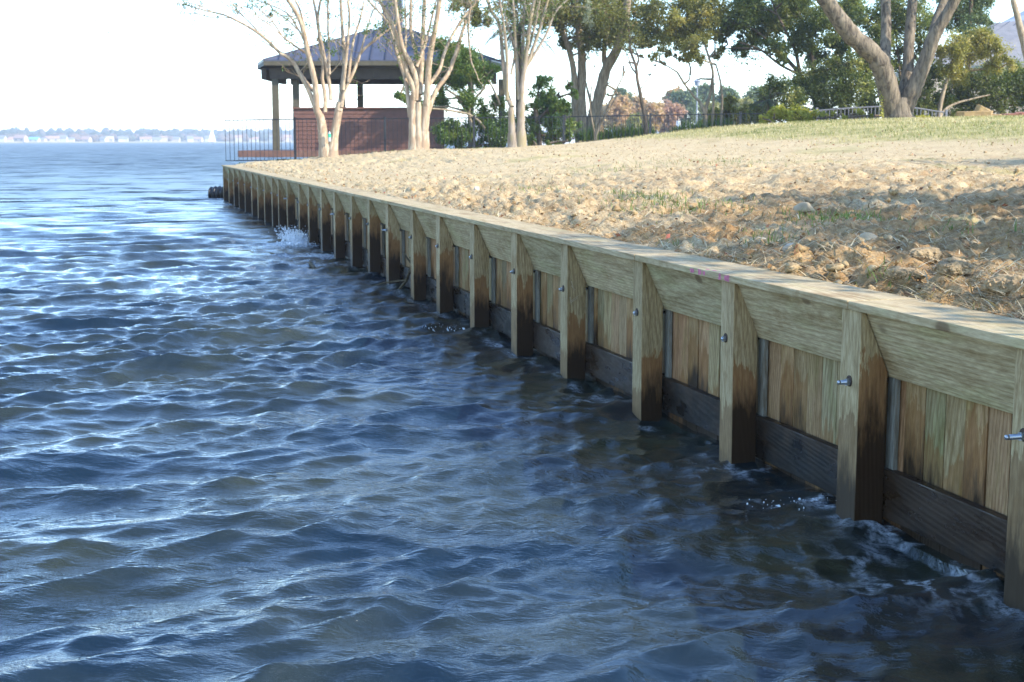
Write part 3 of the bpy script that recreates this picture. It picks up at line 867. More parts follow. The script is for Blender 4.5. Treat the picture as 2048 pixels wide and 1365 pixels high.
def splash(name, px, py, spread, hgt, n, seed, label):
    g = np.random.default_rng(seed)
    c = on_level(px, py)
    v, f = ICO1
    Vs, Fs, off = [], [], 0
    for i in range(n):
        t = g.random()
        arc = g.uniform(-1, 1)
        du = arc*spread + g.normal(0, 0.06)
        zz = hgt*(1 - (abs(arc)-0.1)**2)*t**0.8*g.uniform(0.35, 1) + 0.01
        dv = g.normal(0, 0.13) - 0.2*t
        p = np.array(c) + np.array(DV)*du + np.array(MV)*dv + np.array([0, 0, zz])
        r = (0.0035 + 0.011*g.random()**4 + (0.009 if zz < hgt*0.15 else 0))*(0.45 if spread < 0.3 else 1)
        st = np.array([g.uniform(0.7, 1.4), g.uniform(0.7, 1.4), g.uniform(0.8, 2.0)])
        Vs.append(v*r*st + p); Fs.append(f + off); off += len(v)
    # torn sheets of water thrown upwards
    for i in range(n//12):
        du = g.uniform(-1, 1)*spread*0.9
        base = np.array(c) + np.array(DV)*du + np.array(MV)*g.normal(0, 0.12)
        k = 5
        hh = hgt*g.uniform(0.25, 0.7)
        lean = np.array(DV)*g.normal(0, 0.25) + np.array(MV)*g.normal(-0.1, 0.2)
        L, Rr = [], []
        for q in range(k):
            t = q/(k-1)
            w = 0.05*(1 - t)**0.7*(1 + 0.6*g.normal())
            ctr = base + lean*hh*t + np.array([0, 0, hh*t - 0.02])
            L.append(ctr - np.array(DV)*w); Rr.append(ctr + np.array(DV)*w)
        V = np.array(L + Rr)
        F = np.array([[q, q+1, k+q+1] for q in range(k-1)] + [[q, k+q+1, k+q] for q in range(k-1)])
        Vs.append(V); Fs.append(F + off); off += len(V)
    me = np_mesh(name, np.concatenate(Vs), np.concatenate(Fs), True)
    props(link(name, me, M['spray']), label, kind='stuff')
t = NT('white_spray')
M['spray'] = t.set(color=(0.78, 0.80, 0.82), rough=0.25)
splash('splash', 598, 486, 0.9, 0.40, 1700, 4, 'white splash of a wave breaking against the far posts')
splash('splash', 452, 394, 0.4, 0.30, 220, 5, 'small white splash by the black drain pipe')
splash('splash', 1630, 1018, 0.16, 0.05, 60, 6, 'few drops of foam flung up beside the post nearest the right edge')
splash('splash', 905, 660, 0.12, 0.07, 40, 8, 'tiny curl of white water beside the middle posts')

M['driftwood'] = barkmat('driftwood', (0.11, 0.085, 0.045), (0.04, 0.028, 0.015))
def tube_arrays(pts, rad, n=7):
    P = np.array([tuple(p) for p in pts], dtype=float); rad = np.asarray(rad, dtype=float)
    T = np.gradient(P, axis=0); T /= np.linalg.norm(T, axis=1)[:, None] + 1e-9
    ref = np.array([0.31, 0.87, 0.38]) if abs(T[0] @ np.array([0.31, 0.87, 0.38])) < 0.9 else np.array([1.0, 0, 0])
    a = np.cross(T, ref); a /= np.linalg.norm(a, axis=1)[:, None] + 1e-9
    b = np.cross(T, a)
    ang = np.arange(n)*2*math.pi/n
    V = P[:, None, :] + rad[:, None, None]*(a[:, None, :]*np.cos(ang)[None, :, None] + b[:, None, :]*np.sin(ang)[None, :, None])
    m = len(P)
    i = np.arange(m - 1)[:, None]*n; k = np.arange(n)[None, :]
    F = np.stack([i + k, i + (k+1) % n, i + n + (k+1) % n, i + n + k], -1).reshape(-1, 4)
    return V.reshape(-1, 3), F
class Tubes:
    def __init__(self): self.V, self.F, self.o = [], [], 0
    def add(self, pts, rad, n=7):
        v, f = tube_arrays(pts, rad, n)
        self.V.append(v); self.F.append(f + self.o); self.o += len(v)
    def mesh(self, name): return np_mesh(name, np.concatenate(self.V), np.concatenate(self.F), True)
def snag(name, pts, rad, label, cat='driftwood'):
    tb = Tubes(); tb.add(pts, rad, 8)
    return props(link(name, tb.mesh(name), M['driftwood']), label, cat)
c = on_level(622, 536)
snag('driftwood', [c + DV*-0.5 + Vector((0, 0, 0.03)), c + Vector((0.0, 0, 0.06)), c + DV*0.3 + Vector((0.03, 0, 0.05)), c + DV*0.6 + Vector((0.05, 0, 0.02))], [0.02, 0.035, 0.03, 0.012], 'waterlogged brown log floating off the middle of the seawall')
c = wall_pt(POST_U[12] + 0.35, -0.02, 0)
tb = Tubes()
tb.add([c + DV*0.75 + Vector((0, 0, -0.1)), c + DV*0.3 + MV*0.1 + Vector((0, 0, 0.18)), c + MV*0.12 + Vector((0, 0, 0.42)), c + DV*0.04 + MV*0.1 + Vector((0, 0, 0.52))], [0.02, 0.022, 0.018, 0.012], 7)
tb.add([c + MV*0.12 + Vector((0, 0, 0.42)), c + DV*0.16 + MV*0.08 + Vector((0, 0, 0.50)), c + DV*0.22 + MV*0.05 + Vector((0, 0, 0.58))], [0.014, 0.012, 0.008], 6)
tb.add([c + DV*0.3 + MV*0.1 + Vector((0, 0, 0.18)), c + DV*0.55 - MV*0.15 + Vector((0, 0, 0.13)), c + DV*0.85 - MV*0.3 + Vector((0, 0, 0.05))], [0.014, 0.012, 0.006], 6)
props(link('branch', tb.mesh('branch'), M['driftwood']), 'forked grey branch washed up between two posts near the splash', 'branch')
# ================================================================== pavilion
def build_gazebo():
    M['roof_metal'] = plain('blue_grey_roof_metal', (0.085, 0.089, 0.118), 0.38, 0.2, 2, metal=0.25)
    M['olive_wood'] = plain('olive_stained_timber', (0.088, 0.074, 0.042), 0.7, 0.3, 4, bump=0.2)
    M['dark_wood'] = plain('dark_stained_soffit', (0.070, 0.052, 0.036), 0.8, 0.3, 4)
    M['red_siding'] = plain('red_brown_siding', (0.150, 0.064, 0.042), 0.6, 0.25, 5, bump=0.1)
    M['deck'] = plain('brown_deck', (0.17, 0.085, 0.06), 0.7, 0.3, 4)
    D = 64.0
    cx = at(767, 284, D).x
    g = empty('pavilion', (cx, D, 1.45), 0.0, 'open timber pavilion with a blue grey standing seam hip roof and brown bar wall', 'pavilion')
    k = D/FPX
    zb = lambda py, d=D: H + (HORIZON - py)*d/FPX - 1.45
    deck_z = zb(301, 62) 
    eave = zb(127, 61)
    apex = zb(70, D)
    # deck slab and its boards edge
    link('deck', MB().box(-5.95, 6.0, -2.9, 4.5, deck_z - 0.28, deck_z).mesh('deck', 0.01), M['deck'], g)
    # eave outline, counter-clockwise seen from above
    E = [(-4.75, -3.0), (4.85, -3.0), (5.6, 0.5), (4.8, 4.2), (-4.8, 4.2), (-5.62, 0.5)]
    n = len(E)
    top = [(-0.75, -0.35), (0.75, -0.35), (0.95, 0.3), (0.75, 0.9), (-0.75, 0.9), (-0.95, 0.3)]
    ox = 0.35
    for i in range(n):
        a, b = Vector((*E[i], eave)), Vector((*E[(i+1) % n], eave))
        c, d = Vector((top[(i+1) % n][0] + ox, top[(i+1) % n][1], apex)), Vector((top[i][0] + ox, top[i][1], apex))
        bm = bmesh.new()
        up = Vector((0, 0, 0.05))
        vs = [bm.verts.new(p) for p in (a, b, c, d, a+up, b+up, c+up, d+up)]
        for f in ((3,2,1,0),(4,5,6,7),(0,1,5,4),(1,2,6,5),(2,3,7,6),(3,0,4,7)): bm.faces.new([vs[q] for q in f])
        me = bpy.data.meshes.new('roof_panel'); bm.to_mesh(me); bm.free()
        panel = link('roof_panel', me, M['roof_metal'], g)
        # standing seams run up the slope
        L = (b - a).length; e = (b - a)/L
        mid_b, mid_t = (a + b)/2, (c + d)/2
        sl = (mid_t - mid_b); sl = sl - e*sl.dot(e)
        cnt = max(3, int(L/0.62))
        for q in range(1, cnt):
            p = a + e*(L*q/cnt)
            # clip seam at the hips
            lo, hi = 0.0, 1.0
            sa, sb, st0, st1 = 0.0, L, (d - a).dot(e), (c - a).dot(e)
            x = L*q/cnt
            t = 1.0
            if x < st0: t = x/st0
            elif x > st1: t = (L - x)/(L - st1)
            if t < 0.08: continue
            p2 = p + sl*t*0.985
            nn = e.cross(sl).normalized()
            sm = MB()
            w = e*0.016
            h = nn*0.05
            base = up*1.0
            vs = [sm.bm.verts.new(v) for v in (p - w + base, p + w + base, p2 + w + base, p2 - w + base, p - w + base + h, p + w + base + h, p2 + w + base + h, p2 - w + base + h)]
            for f in ((3,2,1,0),(4,5,6,7),(0,1,5,4),(1,2,6,5),(2,3,7,6),(3,0,4,7)): sm.bm.faces.new([vs[z] for z in f])
            link('seam', sm.mesh('seam'), M['seam'], panel)
        # ridge cap on the hip line
        link('hip_cap', MB().cyl(a + up, d + up, 0.05, n=6).mesh('hip_cap'), M['roof_metal'], g)
        # fascia and gutter board below the eave
        fb = MB()
        o = Vector((e.y, -e.x, 0))
        vs = [fb.bm.verts.new(v) for v in (a - up*3.6, b - up*3.6, b - o*0.05 - up*3.6, a - o*0.05 - up*3.6, a - up*0.06, b - up*0.06, b - o*0.05 - up*0.06, a - o*0.05 - up*0.06)]
        for f in ((3,2,1,0),(4,5,6,7),(0,1,5,4),(1,2,6,5),(2,3,7,6),(3,0,4,7)): fb.bm.faces.new([vs[z] for z in f])
        link('fascia', fb.mesh('fascia'), M['olive_wood'], g)
    sf = MB(); sf.poly([(x*0.985, y*0.985, eave - 0.17) for x, y in E])
    link('soffit', sf.mesh('soffit'), M['dark_wood'], g)
    # ring beam and posts
    for (x0, x1, y0, y1) in ((-4.6, 4.7, -2.42, -2.20), (-4.6, 4.7, 3.4, 3.62), (-5.0, -4.78, -2.19, 3.39), (4.8, 5.02, -2.19, 3.39)):
        link('beam', MB().box(x0, x1, y0, y1, eave - 0.72, eave - 0.26).mesh('beam', 0.01), M['dark_wood'], g)
    pm = MB().box(-0.13, 0.13, -0.13, 0.13, 0, eave - 0.725 - deck_z).mesh('post', 0.01); pm.materials.append(M['olive_wood'])
    for px, dy in ((553, -2.31), (594, -1.9), (686, 3.4), (722, 3.4), (883, 3.4), (942, -2.2), (1003, -2.31)):
        xx = at(px, 280, D + dy).x - cx
        link('post', pm, None, g, (xx, dy, deck_z))
    # bar wall with lap boards
    x0 = at(589, 260, D - 2.6).x - cx; x1 = at(888, 260, D - 2.6).x - cx
    zt, zl = zb(219, D - 2.7), zb(311, D - 2.7)
    w = link('bar_wall', MB().box(x0, x1, -2.60, -2.30, zl, zt - 0.02).mesh('bar_wall'), M['red_siding'], g)
    nb = 11
    for q in range(nb):
        z0 = zl + (zt - 0.05 - zl)*q/nb; z1 = zl + (zt - 0.05 - zl)*(q + 1)/nb - 0.012
        for (xa, xb) in ((x0 - 0.01, x0 + (x1-x0)*(0.42 + 0.1*(q % 2))), (x0 + (x1-x0)*(0.42 + 0.1*(q % 2)) + 0.006, x1 + 0.01)):
            m = MB()
            m.prism([(-2.605, z0), (-2.64, z0), (-2.622, z1), (-2.605, z1)], xa, xb)
            link('siding_board', m.mesh('siding_board'), M['red_siding'], w)
    link('counter_top', MB().box(x0 - 0.06, x1 + 0.06, -2.70, -2.15, zt - 0.02, zt + 0.05).mesh('counter_top', 0.01), M['red_siding'], g)
    # stepped lantern on top
    link('cupola', MB().box(ox - 0.32, ox + 0.55, -0.2, 0.65, apex, apex + 3.2).box(ox - 0.5, ox + 0.72, -0.38, 0.83, apex - 0.02, apex + 0.16).mesh('cupola', 0.02), M['roof_metal'], g)
    link('bottle', MB().cyl((x0 + 0.9, -2.4, zt + 0.05), (x0 + 0.9, -2.4, zt + 0.24), 0.04, 0.035, 8).mesh('bottle'), M['bottle_red'], g) if False else None
M['seam'] = plain('seam_metal', (0.035, 0.040, 0.062), 0.45, 0.2, 2, metal=0.2)
build_gazebo()

# ================================================================== black picket fence
M['black_metal'] = plain('black_fence_metal', (0.018, 0.019, 0.024), 0.5, 0.3, 8)
FY = 54.2
def build_fence():
    def ztop(px): return at(px, np.interp(px, [450, 590, 770, 948, 1127, 1300, 1480], [241, 239, 238, 236, 234.5, 231, 228]), FY).z
    xa = at(450, 280, FY).x
    f = empty('metal_fence', (xa, FY, 1.3), 0, 'long black metal picket fence crossing behind the three pale trees', 'fence')
    W = lambda px: at(px, 280, FY).x - xa
    def zg(px): return max(at(450, 322, FY).z, float(height0(np.array([xa + W(px)]), np.array([FY]))[0]) + 0.06)
    posts = [590, 770, 948, 1127, 1300, 1480]
    for p in posts:
        link('post', MB().box(-0.04, 0.04, -0.04, 0.04, -0.4, ztop(p) - zg(p) + 0.05).box(-0.055, 0.055, -0.055, 0.055, ztop(p) - zg(p) + 0.05, ztop(p) - zg(p) + 0.075).mesh('post', 0.004), M['black_metal'], f, (W(p), 0, zg(p) - 1.3))
    ends = [450] + posts + [1520]
    for a, b in zip(ends[:-1], ends[1:]):
        link('top_rail', MB().cyl((W(a), 0, ztop(a) - 1.3), (W(b), 0, ztop(min(b, 1480)) - 1.3), 0.019, n=6).mesh('top_rail'), M['black_metal'], f)
        link('bottom_rail', MB().cyl((W(a), 0, zg(a) - 1.3), (W(b), 0, zg(b) - 1.3), 0.017, n=6).mesh('bottom_rail'), M['black_metal'], f)
    pk = MB().box(-0.0085, 0.0085, -0.0085, 0.0085, 0, 1).mesh('picket'); pk.materials.append(M['black_metal'])
    px = 451.0
    while px < 1518:
        if min(abs(px - q) for q in posts) > 3:
            link('picket', pk, None, f, (W(px), 0, zg(px) - 1.3), None, (1, 1, ztop(min(px, 1480)) - zg(px)))
        px += 8.6
build_fence()

M['pale_metal'] = plain('pale_grey_railing', (0.20, 0.20, 0.215), 0.45, 0.2, 6, metal=0.2)
def build_railing():
    D = 55.5
    x0 = at(1610, 240, D).x
    f = empty('arched_railing', (x0, D, 2.7), 0, 'pale grey metal railing with an arched top rail behind the big oak', 'railing')
    W = lambda px: at(px, 240, D).x - x0
    T = lambda px: at(px, np.interp(px, [1610, 1632, 1700, 1760, 1830, 1892], [223, 222, 216.5, 213.5, 216.5, 226]), D).z - 2.7
    xs = list(range(1612, 1893, 10))
    tb = MB()
    for a, b in zip(xs[:-1], xs[1:]):
        tb.cyl((W(a), 0, T(a)), (W(b), 0, T(b)), 0.028, n=6)
    link('top_rail', tb.mesh('top_rail'), M['pale_metal'], f)
    link('bottom_rail', MB().cyl((W(1612), 0, 0.06), (W(1892), 0, 0.06), 0.02, n=6).mesh('bottom_rail'), M['pale_metal'], f)
    pk = MB().box(-0.013, 0.013, -0.013, 0.013, 0, 1).mesh('picket'); pk.materials.append(M['pale_metal'])
    px = 1613.0
    while px < 1892:
        link('picket', pk, None, f, (W(px), 0, -0.2), None, (1, 1, T(px) + 0.2)); px += 7.6
    for px in (1633, 1892):
        link('post', MB().box(-0.045, 0.045, -0.045, 0.045, -0.2, T(px) + 0.12).mesh('post', 0.004), M['pale_metal'], f, (W(px), 0, 0))
build_railing()

# fallen flagstones at the right of the oak
for i, (px, py, w, hh, lab) in enumerate(((1948, 231, 1.3, 0.26, 'long ochre flagstone slab at the left end of the stone edging'),
        (1964, 222, 0.55, 0.3, 'tilted ochre flagstone leaning on top of the stone edging'),
        (1940, 238, 0.8, 0.2, 'dull brown stone under the left end of the edging'),
        (1975, 236, 1.0, 0.2, 'flat yellow flagstone in the middle of the stone edging'),
        (2000, 234.5, 0.7, 0.18, 'small ochre flagstone right of the yellow one'),
        (2026, 233, 0.8, 0.22, 'reddish flagstone near the right end of the edging'),
        (2050, 232, 0.8, 0.24, 'dark red flagstone cut by the right edge of the photo'))):
    D = 53.0
    p = at(px, py, D)
    v = [(-0.5, 0.14), (-0.42, 0.4), (-0.1, 0.5), (0.28, 0.44), (0.5, 0.1), (0.44, -0.4), (-0.3, -0.5), (-0.48, -0.3)]
    g = random.Random(i)
    bm = bmesh.new()
    lo = [bm.verts.new((x*w*(1 + g.uniform(-.1,.1)), y*0.5, -hh/2)) for x, y in v]
    hi = [bm.verts.new((x*w*(1 + g.uniform(-.12,.08)), y*0.5, hh/2 + g.uniform(-.04,.04))) for x, y in v]
    n = len(v)
    for k in range(n): bm.faces.new((lo[k], lo[(k+1) % n], hi[(k+1) % n], hi[k]))
    bm.faces.new(lo[::-1]); bm.faces.new(hi)
    bmesh.ops.recalc_face_normals(bm, faces=bm.faces)
    bmesh.ops.bevel(bm, geom=list(bm.edges), offset=0.02, segments=1, affect='EDGES')
    me = bpy.data.meshes.new('flagstone'); bm.to_mesh(me); bm.free()
    M['flag%d' % i] = plain('flagstone_%s' % ('ochre' if i < 5 else 'red'), (0.42, 0.28, 0.12) if i < 5 else (0.28, 0.11, 0.07), 0.9, 0.4, 5, bump=0.4)
    props(link('flagstone', me, M['flag%d' % i], None, p, (0.05, (0.45 if i == 1 else g.uniform(-.05,.05)), g.uniform(-.2,.2))), lab, 'stone', 'flagstones edging the lawn')

# ================================================================== plants
def perp_frames(nrm):
    a = np.cross(nrm, np.array([0.3, 0.2, 0.93])); a /= np.linalg.norm(a, axis=1)[:, None] + 1e-9
    return a, np.cross(nrm, a)
def leaf_mesh(name, P, size, tint, g, aspect=0.55, droop=0.0):
    """one folded leaf (two triangles) at every point"""
    n = len(P)
    nr = g.normal(0, 1, (n, 3)); nr[:, 2] = np.abs(nr[:, 2])*0.8 + 0.15
    nr /= np.linalg.norm(nr, axis=1)[:, None]
    a, b = perp_frames(nr)
    th = g.uniform(0, 2*math.pi, n)[:, None]
    d = a*np.cos(th) + b*np.sin(th); e = np.cross(nr, d)
    d[:, 2] -= droop
    s = (size*g.uniform(0.65, 1.3, n))[:, None]
    V = np.stack([P - d*s*0.5, P + e*s*aspect*0.5 + nr*s*0.08, P + d*s*0.5, P - e*s*aspect*0.5 + nr*s*0.08], 1).reshape(-1, 3)
    i4 = np.arange(n)[:, None]*4
    F = i4 + np.array([[0, 1, 2, 3]])
    return np_mesh(name, V, F, False, {'tint': np.repeat(np.clip(tint, 0, 1), 4)})
def clump_points(centres, radii, n, g, sub=0.28, hollow=0.0, nsub=None):
    """leaf positions in small tufts spread through a set of spheres"""
    centres = np.asarray(centres, dtype=float); radii = np.asarray(radii, dtype=float)
    w = radii**2.2; w = w/w.sum()
    ns = nsub or max(12, n//38)
    ci = g.choice(len(centres), ns, p=w)
    dirs = g.normal(0, 1, (ns, 3)); dirs /= np.linalg.norm(dirs, axis=1)[:, None]
    rr = radii[ci]*(hollow + (1-hollow)*g.random(ns)**0.55)
    tc = centres[ci] + dirs*rr[:, None]*np.array([1, 1, 0.85])
    ti = g.integers(0, ns, n)
    sr = radii[ci][ti]*sub*g.uniform(0.5, 1.2, ns)[ti]
    off = g.normal(0, 0.55, (n, 3))*sr[:, None]
    tint_t = g.normal(0, 0.2, ns)[ti] + g.normal(0, 0.12, n)
    return tc[ti] + off, 0.5 + tint_t, tc

class Tree:
    def __init__(self, seed):
        self.t = Tubes(); self.tips = []; self.g = np.random.default_rng(seed)
    def stem(self, pts, r0, r1, n=8, smooth=True):
        P = np.array([tuple(p) for p in pts], dtype=float)
        if smooth and len(P) > 2:
            # resample through a Catmull-Rom curve
            Q = np.vstack([2*P[0]-P[1], P, 2*P[-1]-P[-2]])
            out = []
            for i in range(1, len(Q) - 2):
                for k in range(4):
                    t = k/4
                    out.append(0.5*((2*Q[i]) + (-Q[i-1]+Q[i+1])*t + (2*Q[i-1]-5*Q[i]+4*Q[i+1]-Q[i+2])*t*t + (-Q[i-1]+3*Q[i]-3*Q[i+1]+Q[i+2])*t**3))
            out.append(P[-1]); P = np.array(out)
        m = len(P)
        rad = np.linspace(r0, r1, m)*(1 + self.g.normal(0, 0.035, m))
        self.t.add(P, rad, n)
        return P
    def grow(self, p, d, L, r, lev, spread=0.6, kids=3, up=0.12, tipevery=False, lo=0.6, hi=0.8):
        g = self.g
        p = np.asarray(p, dtype=float); d = np.asarray(d, dtype=float); d = d/np.linalg.norm(d)
        seg = 5
        pts = [p]
        for i in range(seg):
            d = d + g.normal(0, 0.13, 3) + np.array([0, 0, up*0.4]); d /= np.linalg.norm(d)
            p = p + d*L/seg; pts.append(p)
        self.t.add(pts, np.linspace(r, r*0.55, seg + 1), 6 if lev > 1 else 4)
        if lev <= 1:
            self.tips.append(pts[3]); self.tips.append(pts[-1])
        if lev <= 0: return
        for k in range(kids):
            q = pts[-1] if k == 0 else pts[int(g.integers(2, seg + 1))]
            nd = d + g.normal(0, spread, 3); nd[2] += up
            self.grow(q, nd, L*g.uniform(lo, hi), r*g.uniform(0.42, 0.6), lev - 1, spread, kids, up, lo=lo, hi=hi)
    def finish(self, name, loc, bark, leaves=None, leafmat_=None, label=None, cat='tree', group=None, size=0.1, sub=0.25, extra=None, aspect=0.55):
        """leaves: number of leaves around twig tips; extra: (points, tints) added to the crown"""
        loc = np.array(tuple(loc), dtype=float)
        root = empty(name, tuple(loc), 0, label, cat, group)
        if self.t.V:
            V = np.concatenate(self.t.V) - loc
            me = np_mesh('trunk', V, np.concatenate(self.t.F), True)
            link('trunk', me, bark, root)
        P, T = [], []
        g = self.g
        if leaves and self.tips:
            tips = np.array(self.tips)
            i = g.integers(0, len(tips), leaves)
            P.append(tips[i] + g.normal(0, sub, (leaves, 3))); T.append(0.5 + g.normal(0, 0.18, len(tips))[i] + g.normal(0, 0.12, leaves))
        if extra is not None:
            P.append(extra[0]); T.append(extra[1])
        if P:
            P = np.concatenate(P) - loc
            link('crown', leaf_mesh('crown', P, size, np.concatenate(T), g, aspect), leafmat_, root)
        return root

M['crape_bark'] = barkmat('smooth_pale_bark', (0.48, 0.38, 0.26), (0.24, 0.17, 0.105), (6, 6, 1.0), 0.3, patch=(0.31, 0.22, 0.14))
M['crape_grey'] = barkmat('smooth_grey_tan_bark', (0.33, 0.27, 0.20), (0.20, 0.155, 0.11), (7, 7, 1.2), 0.15, patch=(0.26, 0.21, 0.12))
M['oak_bark'] = barkmat('oak_bark', (0.215, 0.17, 0.115), (0.048, 0.037, 0.026), (5, 5, 1.1), 1.0)
M['dark_bark'] = barkmat('dark_bark', (0.17, 0.125, 0.085), (0.06, 0.045, 0.03), (8, 8, 1.6), 0.7)
M['tan_bark'] = barkmat('tan_bark', (0.34, 0.27, 0.18), (0.17, 0.125, 0.08), (8, 8, 1.6), 0.5)
M['crape_leaf'] = leafmat('crape_leaf', [(0, (0.046, 0.085, 0.018)), (0.6, (0.098, 0.150, 0.031)), (1, (0.221, 0.195, 0.039))], 0.4)
M['shrub_leaf'] = leafmat('glossy_shrub_leaf', [(0, (0.045, 0.090, 0.018)), (0.55, (0.125, 0.195, 0.042)), (1, (0.30, 0.33, 0.075))], 0.42, 0.4)
M['oak_leaf'] = leafmat('evergreen_oak_leaf', [(0, (0.038, 0.058, 0.013)), (0.5, (0.12, 0.152, 0.038)), (0.85, (0.25, 0.26, 0.07)), (1, (0.38, 0.34, 0.11))], 0.42, 0.45)
M['olive_leaf'] = leafmat('olive_oak_leaf', [(0, (0.055, 0.060, 0.018)), (0.5, (0.15, 0.155, 0.045)), (0.85, (0.26, 0.23, 0.075)), (1, (0.31, 0.19, 0.085))], 0.45, 0.5)
M['yellow_leaf'] = leafmat('yellow_green_leaf', [(0, (0.13, 0.135, 0.035)), (0.5, (0.27, 0.25, 0.065)), (1, (0.42, 0.34, 0.11))], 0.45, 0.5)
M['vine_leaf'] = leafmat('bright_vine_leaf', [(0, (0.18, 0.20, 0.02)), (0.5, (0.38, 0.37, 0.05)), (1, (0.55, 0.46, 0.09))], 0.45, 0.5)
M['rust_leaf'] = leafmat('rust_leaf', [(0, (0.30, 0.17, 0.08)), (0.5, (0.46, 0.29, 0.15)), (1, (0.56, 0.40, 0.21))], 0.4, 0.6)
M['red_leaf'] = leafmat('red_leaf', [(0, (0.32, 0.17, 0.12)), (0.6, (0.46, 0.27, 0.19)), (1, (0.54, 0.37, 0.23))], 0.4, 0.6)
M['pine_leaf'] = leafmat('pine_green', [(0, (0.055, 0.085, 0.038)), (0.6, (0.12, 0.165, 0.065)), (1, (0.22, 0.23, 0.09))], 0.3, 0.6)
M['palm_leaf'] = leafmat('palm_green', [(0, (0.025, 0.060, 0.022)), (0.6, (0.055, 0.105, 0.040)), (1, (0.17, 0.17, 0.05))], 0.25, 0.4)

def px_stem(tree, pts, depth, r0, r1, bulge=(0.0, 0.0), n=8):
    """stem drawn through photo pixels; bulge = how far it leans in depth at its foot and at its top"""
    m = len(pts)
    P = [at(p[0], p[1], depth + bulge[0] + (bulge[1] - bulge[0])*i/max(1, m - 1)) for i, p in enumerate(pts)]
    s = depth/FPX
    return tree.stem(P, r0*s, r1*s, n)

def crape(name, depth, base, stems, trunks, bark, label, seed, top_len=2.6, leaf_n=4200, extra_px=()):
    t = Tree(seed); g = t.g
    stems = [(p, a*0.72, b*0.66) for p, a, b in stems]; trunks = [(p, a*0.74, b*0.74) for p, a, b in trunks]
    for pts, r0, r1 in trunks:
        P = px_stem(t, pts, depth, r0, r1, (g.uniform(-.06, .06), g.uniform(-.12, .12)), 12)
        # flared foot
        f = P[0]
        t.stem([f - np.array([0, 0, 0.35]), f, P[min(3, len(P)-1)]], r0*1.75*depth/FPX, r0*0.98*depth/FPX, 12)
    for pts, r0, r1 in stems:
        lean = g.uniform(-1.3, 1.5)
        P = px_stem(t, pts, depth, r0, r1, (0.0, lean), 8)
        d = P[-1] - P[-3]
        top = P[-1]
        if pts[-1][1] < 30:
            d = d/np.linalg.norm(d) + np.array([0, lean*0.1, 0.1])
            t.grow(top, d, top_len*g.uniform(0.75, 1.1), r1*depth/FPX*0.9, 3, 0.42, 3, 0.10)
        else:
            t.grow(top, d/np.linalg.norm(d), 0.7, r1*depth/FPX*0.8, 1, 0.5, 2, 0.1)
        # little side shoots
        for _ in range(7):
            q = P[int(g.integers(len(P)//3, len(P)))]
            t.grow(q, g.normal(0, 0.5, 3) + np.array([0, 0, 0.6]), g.uniform(0.4, 1.2), 0.012, 1, 0.5, 3, 0.15)
    b = at(base[0], base[1], depth)
    ex = None
    if extra_px:
        C = [at(x, y, depth + g.uniform(-.8, .8)) for x, y, r in extra_px]; rr = [r*depth/FPX for x, y, r in extra_px]
        p, ti, _ = clump_points(C, [q*1.5 for q in rr], 46*len(extra_px), g, 0.55, 0.0, 7*len(extra_px))
        ex = (p, ti)
    t.finish(name, b, bark, leaf_n, M['crape_leaf'], label, 'tree', 'pale multi stemmed trees by the fence', 0.085, 0.10, ex)

crape('crape_myrtle', 50.0, (657, 321), [
    ([(634,224),(631,174),(626,147),(616,107),(608,67),(596,32),(576,0),(566,-14)], 9, 5.5),
    ([(632,222),(616,179),(584,122),(561,107),(539,85),(514,65),(484,47),(447,30),(412,22),(370,10),(344,6)], 6.5, 1.3),
    ([(632,190),(609,159),(590,130),(566,110)], 4.5, 3),
    ([(616,110),(594,95),(567,75),(539,50),(499,25),(459,7)], 3, 1.2),
    ([(613,90),(594,55),(574,27),(539,10),(499,-4)], 3, 1.3),
    ([(650,225),(650,190),(645,160),(646,130),(640,90),(636,50),(627,0)], 6, 4),
    ([(661,200),(661,184),(654,140),(646,100),(636,45),(641,0)], 6, 3.8),
    ([(659,150),(658,100),(656,50),(656,0)], 3.8, 3),
    ([(678,224),(685,174),(689,125),(685,62),(681,0)], 8, 4.5),
    ([(686,180),(694,100),(699,37),(696,0)], 5, 3.5),
    ([(683,215),(689,184),(709,140),(721,107),(748,82),(781,57),(796,48)], 6, 2.5),
    ([(696,165),(706,87),(721,37),(728,4)], 4.2, 2.6),
    ([(716,125),(733,62),(746,22)], 3.2, 2),
    ([(610,60),(600,20),(586,-6)], 3.2, 2.4),
    ([(522,70),(490,36),(462,16),(425,-2)], 2.0, 1.0), ([(561,106),(530,86),(490,66),(455,52),(420,46)], 1.8, 0.8), ([(460,36),(425,36),(392,28),(360,27),(330,20)], 1.6, 0.8),
    ([(567,76),(545,44),(520,20),(498,-6)], 2.4, 1.2), ([(594,60),(575,40),(548,22),(530,-4)], 2.2, 1.2), ([(430,26),(400,12),(380,-5)], 1.4, 0.8)],
    [([(652,317),(647,280),(642,240),(634,222)], 15, 9.5), ([(664,317),(668,275),(676,230),(680,205)], 14, 9)],
    M['crape_bark'], 'leftmost pale multi stemmed crape myrtle, with a long limb arching left over the lake', 101,
    extra_px=((610,55,10),(645,75,12),(650,85,10),(660,105,9),(735,60,12),(765,58,14),(575,70,9),(585,80,9),(570,85,6),(535,10,8),(700,52,6),(640,120,6),(440,30,7),(470,15,8),(400,18,9),(380,10,10),(355,12,8),(345,42,3),(398,38,3),(500,10,10),(540,28,8)))
